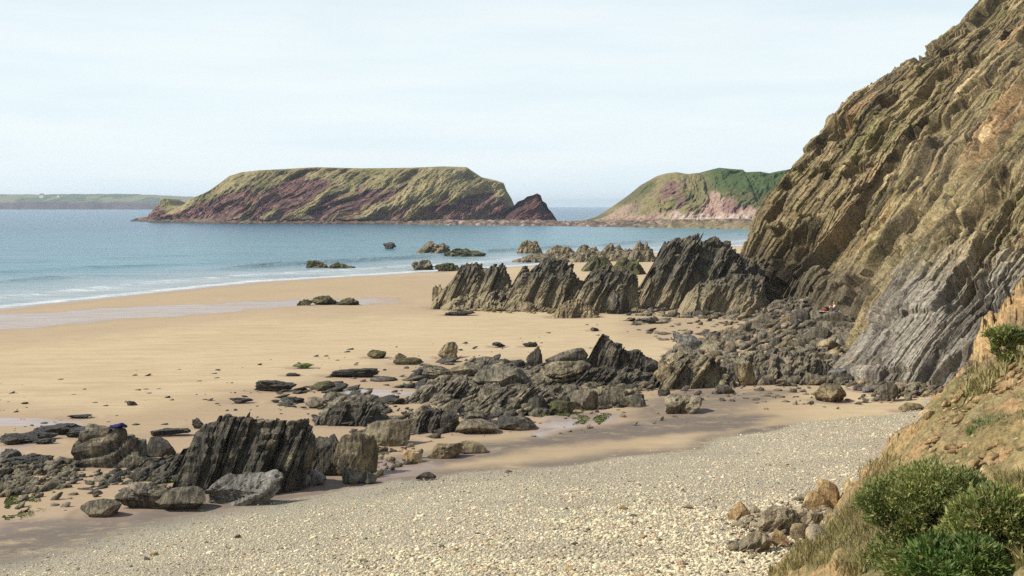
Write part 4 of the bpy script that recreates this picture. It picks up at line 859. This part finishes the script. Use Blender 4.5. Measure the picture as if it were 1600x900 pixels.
# ------------------------------------------------------------------ green weed on the wet rocks
def tufts(name, polys, n, hgt, wid, mat, seed, lean=.5, fn=None, kind='stuff', ragged=True):
    """blades: one triangle-ish quad each"""
    r = np.random.default_rng(seed); pts = []
    for poly in polys:
        Q = np.array(poly, float); lo, hi = Q.min(0)-4, Q.max(0)+4
        gx_, gy_ = np.linspace(lo[0], hi[0], int((hi[0]-lo[0])/9)+3), np.linspace(lo[1], hi[1], int((hi[1]-lo[1])/9)+3)
        T = np.array([[hit(a_, b_, fn).y for b_ in gy_] for a_ in gx_])
        u = r.uniform(lo[0], hi[0], n*3); w0 = r.uniform(lo[1], hi[1], n*3)
        ins = ppoly(u, w0, [tuple(a_) for a_ in Q])+26*(fbm(u/14, w0/9, 0, 3, seed)-.5)*(1 if ragged else 0) > 0; u, w0 = u[ins][:n], w0[ins][:n]
        fx, fy = (u-lo[0])/(gx_[1]-gx_[0]), (w0-lo[1])/(gy_[1]-gy_[0]); i0, j0 = fx.astype(int), fy.astype(int); fx, fy = fx-i0, fy-j0
        Yq = T[i0, j0]*(1-fx)*(1-fy)+T[i0+1, j0]*fx*(1-fy)+T[i0, j0+1]*(1-fx)*fy+T[i0+1, j0+1]*fx*fy; Xq = (u-CX)/F*Yq
        pts.append(np.stack([Xq, Yq, (fn or surf)(Xq, Yq)], 1))
    B = np.concatenate(pts); m_ = len(B)
    a = r.uniform(0, 6.28, m_); h = hgt*r.uniform(.5, 1.3, m_); w_ = wid*r.uniform(.6, 1.3, m_); l = lean*r.uniform(.2, 1.2, m_)
    d = np.stack([np.cos(a), np.sin(a)], 1); pr = np.stack([-d[:, 1], d[:, 0]], 1)
    z0 = np.zeros((m_, 1))
    b1 = B+np.c_[pr*w_[:, None], z0-.02]; b2 = B-np.c_[pr*w_[:, None], z0+.02]; mid = B+np.c_[d*(h*l*.4)[:, None], (h*.6)[:, None]]
    m1 = mid+np.c_[pr*w_[:, None]*.7, z0]; m2 = mid-np.c_[pr*w_[:, None]*.7, z0]; tp = B+np.c_[d*(h*l)[:, None], (h*(1-.3*l))[:, None]]
    V = np.stack([b1, b2, m2, m1, tp], 1).reshape(-1, 3); i = np.arange(m_)*5
    F3 = np.concatenate([np.stack([i, i+1, i+2], 1), np.stack([i, i+2, i+3], 1), np.stack([i+3, i+2, i+4], 1)])
    return put(name, make_mesh(name, V, F3), MAT[mat], kind=kind)
tufts('green_algae', [[(100, 752), (150, 742), (190, 748), (176, 764), (130, 772), (104, 768)], [(10, 780), (60, 772), (66, 784), (30, 792), (0, 796)], [(0, 806), (40, 796), (80, 790), (84, 800), (30, 812)], [(210, 744), (270, 738), (276, 752), (220, 754)]], 800, .03, .045, 'green_algae', 1, 1.6)
tufts('green_algae', [[(840, 644), (880, 636), (904, 640), (880, 650), (846, 652)], [(888, 652), (910, 645), (950, 648), (958, 655), (920, 660), (892, 658)], [(900, 630), (930, 626), (940, 634), (910, 640)]], 700, .05, .045, 'green_algae', 2, 1.6)

# ------------------------------------------------------------------ grass and shrubs on the bank
def leafmat(name, a, b, c2):
    m = M(name); n = m.noise(m.pos, 1.6, 4); n2 = m.noise(m.pos, 14, 2)
    c = m.mix(m.ramp(n, .38, .62), a, b); c = m.mix(m.ramp(n2, .5, .72), c, c2)
    tr = m.n('ShaderNodeBsdfTranslucent'); m.l(c, tr.inputs[0]); ms = m.n('ShaderNodeMixShader'); ms.inputs[0].default_value = .22
    m.done(c, .55, .3); m.l(m.b.outputs[0], ms.inputs[1]); m.l(tr.outputs[0], ms.inputs[2]); m.l(ms.outputs[0], m.out.inputs[0]); return m.m
MAT['gorse'] = leafmat('gorse', (.070, .105, .022), (.21, .235, .058), (.42, .37, .16))
MAT['fresh_leaf'] = leafmat('fresh_leaf', (.06, .11, .022), (.11, .17, .032), (.20, .22, .07))
MAT['dry_grass'] = leafmat('dry_grass', (.26, .205, .085), (.16, .155, .045), (.40, .32, .15))
MAT['twig'] = plain('twig', (.11, .08, .05), .9, .1)
def shrub(name, label, px, py, wpx, hpx, mat, n, leaf, seed, lobes=9, dflat=.8):
    p = hit(px, py); r = np.random.default_rng(seed); Wm, Hm = wpx/F*p.y, hpx/F*p.y
    e = put(name, None, None, p, label=label, cat='shrub')
    # lobes of foliage shells
    c = np.stack([r.uniform(-.34, .34, lobes)*Wm, r.uniform(-.3, .3, lobes)*Wm*dflat, r.uniform(-.02, .62, lobes)*Hm], 1); c[0] = (0, 0, .5*Hm)
    rad = r.uniform(.2, .34, lobes)*min(Wm, Hm*1.2); rad[0] = .4*min(Wm, Hm)
    k = r.choice(lobes, n, p=rad**2/np.sum(rad**2)); d = r.normal(size=(n, 3)); d /= np.linalg.norm(d, axis=1, keepdims=True); d[:, 2] = np.abs(d[:, 2])*.9+.1*d[:, 2]
    q = c[k]+d*(rad[k]*(.55+.55*r.random(n)**.5))[:, None]
    nz = fbm(q[:, 0]/.2+seed, q[:, 1]/.2, q[:, 2]/.2, 3, seed); keepm = nz > .45; q, d = q[keepm], d[keepm]; m_ = len(q)
    ax = d+r.normal(0, .55, (m_, 3))+np.array([0, 0, .35]); ax /= np.linalg.norm(ax, axis=1, keepdims=True)
    sd_ = np.cross(ax, r.normal(size=(m_, 3))); sd_ /= np.maximum(np.linalg.norm(sd_, axis=1, keepdims=True), 1e-6)
    L_ = (leaf*r.uniform(.5, 1.4, m_)*np.where(r.random(m_) < .05, 1.7, 1))[:, None]; w_ = L_*.24
    V = np.stack([q-ax*L_*.3, q+sd_*w_, q+ax*L_, q-sd_*w_], 1).reshape(-1, 3); i = np.arange(m_)*4
    put('foliage', make_mesh('foliage', V, np.stack([i, i+1, i+2, i+3], 1), False), MAT[mat], parent=e)
    vs_, fs_, o_ = [], [], 0
    for j in range(26):                                             # branching stems
        a0 = np.array([r.normal(0, .05)*Wm, r.normal(0, .05)*Wm, -.15]); b0 = c[j % lobes]+r.normal(0, .3, 3)*rad[j % lobes]
        mid = (a0+b0)/2+r.normal(0, .06, 3)*Wm; pts = [a0, mid, b0]; rr = [.022, .014, .005]
        for q0, rd in zip(pts, rr):
            for t in range(5): an = t*6.283/5; vs_.append(q0+np.array([math.cos(an)*rd, math.sin(an)*rd, 0]))
        for sgm in range(2):
            for t in range(5): fs_.append([o_+sgm*5+t, o_+sgm*5+(t+1) % 5, o_+sgm*5+5+(t+1) % 5, o_+sgm*5+5+t])
        o_ += 15
    put('branches', make_mesh('branches', vs_, fs_), MAT['twig'], parent=e)
shrub('gorse_shrub', 'large dense dark green shrub in the right foreground', 1462, 910, 205, 205, 'gorse', 130000, .038, 1, 24)
shrub('gorse_shrub', 'dark green shrub right of the large one, cut by the corner', 1565, 905, 150, 165, 'gorse', 70000, .040, 2, 16)
shrub('leafy_shrub', 'bright green leafy bush low in the bottom right corner', 1520, 950, 210, 120, 'fresh_leaf', 50000, .045, 3, 14)
shrub('gorse_shrub', 'small dark bush on the lip of the ochre bank by the cliff', 1572, 570, 56, 74, 'gorse', 9000, .09, 4, 7)
GR = [[(1205, 898), (1290, 815), (1340, 770), (1350, 900)], [(1330, 800), (1345, 735), (1400, 720), (1420, 800), (1360, 900)], [(1560, 900), (1560, 760), (1600, 760), (1600, 900)]]
tufts('bank_grass', GR, 5200, .26, .011, 'dry_grass', 3, .8)
tufts('bank_grass', [[(1225, 890), (1300, 815), (1345, 745), (1400, 730), (1400, 900)], [(1500, 680), (1560, 650), (1600, 640), (1600, 665), (1530, 690)]], 1900, .17, .007, 'fresh_leaf', 4, .9)
tufts('bank_grass', [[(1500, 620), (1540, 540), (1600, 470), (1600, 560), (1540, 620)]], 1500, .34, .02, 'dry_grass', 6, .8)

# ------------------------------------------------------------------ person resting on the rubble
MAT['skin'] = plain('skin', (.55, .33, .24), .6, .3); MAT['pink_top'] = plain('pink_top', (.72, .52, .48), .9, .1)
MAT['shorts'] = plain('shorts', (.10, .11, .14), .9, .1); MAT['hair'] = plain('hair', (.16, .09, .04), .7, .2)
MAT['towel'] = plain('towel', (.72, .56, .48), .95, .05); MAT['red_cloth'] = plain('red_cloth', (.26, .045, .03), .9, .1); MAT['black_cloth'] = plain('black_cloth', (.015, .012, .014), .9, .1)
SEAT = place_rock('boulder', 'flat-topped rock under the seated person at the cliff foot', 1268, 1330, 484, 509, 'grey_rock', 777, 'boulder', flat=.45, depth=.6)
fv = np.array([vv.co[:] for vv in SEAT.data.vertices])+np.array(SEAT.location); pp = Vector(((1303-CX)/F*SEAT.location.y, SEAT.location.y, 0))
nr = (np.abs(fv[:, 0]-pp.x) < .35) & (np.abs(fv[:, 1]-pp.y) < .35); pp.z = float(np.median(fv[nr & (fv[:, 2] > SEAT.location.z), 2]))
def skin(name, verts, edges, rad, mat, parent, root=0, sub=2):
    me = bpy.data.meshes.new(name); me.from_pydata(verts, edges, []); o = put(name, me, MAT[mat], parent=parent)
    md = o.modifiers.new('skin', 'SKIN'); md.use_smooth_shade = True
    for i, r_ in enumerate(rad): me.skin_vertices[0].data[i].radius = (r_, r_) if not isinstance(r_, tuple) else r_; me.skin_vertices[0].data[i].use_root = i == root
    sb = o.modifiers.new('sub', 'SUBSURF'); sb.levels = sub; sb.render_levels = sub; return o
per = put('person', None, None, pp, label='person in a pale pink top sitting on the rubble by the cliff', cat='person')
# x is forward (-) towards the left of the view; sits with knees drawn up, leaning back on one hand
Vb = [(0, 0, .12), (.02, 0, .30), (.06, 0, .48), (.07, 0, .56), (.05, 0, .62), (.03, 0, .74), (.02, 0, .83),
      (-.02, -.10, .12), (-.36, -.13, .44), (-.52, -.13, .08), (-.66, -.14, .04), (-.02, .10, .12), (-.30, .13, .48), (-.46, .13, .08), (-.60, .14, .04),
      (.06, -.18, .50), (-.10, -.22, .32), (-.30, -.18, .42), (-.37, -.17, .43), (.06, .18, .50), (.22, .22, .28), (.30, .22, .05), (.36, .23, .02)]
Eb = [(0, 1), (1, 2), (2, 3), (3, 4), (4, 5), (5, 6), (0, 7), (7, 8), (8, 9), (9, 10), (0, 11), (11, 12), (12, 13), (13, 14), (2, 15), (15, 16), (16, 17), (17, 18), (2, 19), (19, 20), (20, 21), (21, 22)]
rb = [.13, .12, .13, .06, .055, .095, .085, .09, .06, .042, .04, .09, .06, .042, .04, .055, .042, .03, .03, .055, .042, .03, .03]
for hx, hy, hz, dx_, dz_ in ((-.37, -.17, .43, -1, -.1), (.36, .23, .02, .9, -.05)):     # five fingers on each hand
    b_ = 18 if hx < 0 else 22
    for k, (off, ln) in enumerate(((-.032, .07), (-.011, .08), (.011, .075), (.032, .06), (-.05, .045))):
        i0 = len(Vb); Vb += [(hx+dx_*.045, hy+off, hz+dz_*.02), (hx+dx_*(.045+ln), hy+off*1.2, hz-.015)]; Eb += [(b_, i0), (i0, i0+1)]; rb += [.010, .008]
body = skin('body', Vb, Eb, rb, 'skin', per)
skin('top', [(.01, 0, .22), (.03, 0, .34), (.06, 0, .48), (.06, -.17, .50), (-.04, -.20, .40), (.06, .17, .50), (.15, .20, .38)], [(0, 1), (1, 2), (2, 3), (3, 4), (2, 5), (5, 6)], [.15, .14, .15, .075, .06, .075, .06], 'pink_top', per)
skin('shorts', [(0, 0, .13), (-.03, -.10, .14), (-.22, -.12, .31), (-.03, .10, .14), (-.19, .12, .33)], [(0, 1), (1, 2), (0, 3), (3, 4)], [.145, .11, .085, .11, .085], 'shorts', per)
hv, hf = ICO[3]; hv = hv*np.array([.105, .095, .115])+np.array([.055, 0, .82]); hk = ~((hv[:, 0] < -.0) & (hv[:, 2] < .86)); hv[~hk] = hv[~hk]*.5+np.array([.03, 0, .80])*.5
put('hair', make_mesh('hair', hv, hf), MAT['hair'], parent=per)
nv_, nf_ = ICO[2]; put('nose', make_mesh('nose', nv_*np.array([.022, .014, .02])+np.array([-.068, 0, .765]), nf_), MAT['skin'], parent=per)
gx, gy = np.meshgrid(np.linspace(-.95, .45, 30), np.linspace(-.35, .35, 16), indexing='ij')
tq = pp+Vector((-.55, -.1, -.12)); gz_ = (fbm(gx*4, gy*4, 0, 3, 7)-.5)*.12+.10
put('towel', make_mesh('towel', np.stack([gx, gy, gz_], 2), grid_faces(30, 16)), MAT['towel'], tq, label='pale pink towel spread on the rocks beside the seated person', cat='towel')
bv, bf = ICO[3]; bq = bv*np.array([.26, .16, .13]); bq *= (.8+.5*fbm(bv[:, 0]*3, bv[:, 1]*3, bv[:, 2]*3, 3, 3))[:, None]; bq[:, 2] = np.maximum(bq[:, 2]+.15, 0)
e = put('beach_bag', None, None, (tq.x-.25, tq.y-.05, tq.z+.12), label='red and black bag on the towel left of the seated person', cat='bag')
put('bag_body', make_mesh('bag_body', bq, bf), MAT['red_cloth'], parent=e)
fl = bv*np.array([.20, .19, .12]); put('flap', make_mesh('flap', fl*(.85+.3*fbm(bv[:, 0]*4, bv[:, 1]*4, 0, 2, 4))[:, None]+np.array([.12, 0, .28]), bf), MAT['black_cloth'], parent=e)

# ------------------------------------------------------------------ sea air
v, f = box(-16000, 16000, -1500, 15500, -8, 75)
me = make_mesh('haze', v, f, False); hm = bpy.data.materials.new('haze'); hm.use_nodes = True; t_ = hm.node_tree; t_.nodes.clear()
pv = t_.nodes.new('ShaderNodeVolumePrincipled'); ho = t_.nodes.new('ShaderNodeOutputMaterial'); t_.links.new(pv.outputs[0], ho.inputs['Volume'])
pv.inputs['Color'].default_value = (.72, .86, 1, 1); pv.inputs['Density'].default_value = 9.0e-5; pv.inputs['Anisotropy'].default_value = .2
me.materials.append(hm); put('haze', me, None, kind='stuff')

# ------------------------------------------------------------------ damp scour hollows round the bigger rocks
bm_ = bpy.data.objects['beach'].data; nB = len(bm_.vertices); co = np.empty(nB*3); bm_.vertices.foreach_get('co', co); co = co.reshape(-1, 3)
dm = np.empty(nB, np.float32); bm_.attributes['damp'].data.foreach_get('value', dm); wt = np.empty(nB, np.float32); bm_.attributes['wet'].data.foreach_get('value', wt)
idx = np.nonzero((np.abs(co[:, 0]) < 45) & (co[:, 1] > 25) & (co[:, 1] < 180))[0]; cx_, cy_ = co[idx, 0], co[idx, 1]; dz = np.zeros(len(idx)); ad = np.zeros(len(idx)); rag = (fbm(cx_/.7, cy_/.7, 0, 3, 88)-.5)
for o in list(col.objects):
    if o.type != 'MESH' or o.parent or not o.name.startswith(('boulder', 'rock_', 'weedy_ledge')) or o.location.y > 160: continue
    bb = np.array([c_[:] for c_ in o.bound_box])*np.array(o.scale); rx, ry = (bb[:, 0].max()-bb[:, 0].min())/2, (bb[:, 1].max()-bb[:, 1].min())/2
    if rx < .35: continue
    mx, my = o.location.x+(bb[:, 0].max()+bb[:, 0].min())/2, o.location.y+(bb[:, 1].max()+bb[:, 1].min())/2
    near = np.nonzero((np.abs(cx_-mx) < rx*2+1) & (np.abs(cy_-my) < ry*2+1))[0]
    d = np.sqrt(((cx_[near]-mx)/(rx+.25))**2+((cy_[near]-my)/(ry+.35))**2)+rag[near]*.5
    ad[near] = np.maximum(ad[near], sstep(1.45, .95, d)); dz[near] = np.minimum(dz[near], -.07*sstep(1.5, 1.0, d))
dm[idx] = np.maximum(dm[idx], ad); wt[idx] = np.maximum(wt[idx], .30*ad); co[idx, 2] += dz
bm_.vertices.foreach_set('co', co.ravel()); bm_.attributes['damp'].data.foreach_set('value', dm); bm_.attributes['wet'].data.foreach_set('value', wt); bm_.update()
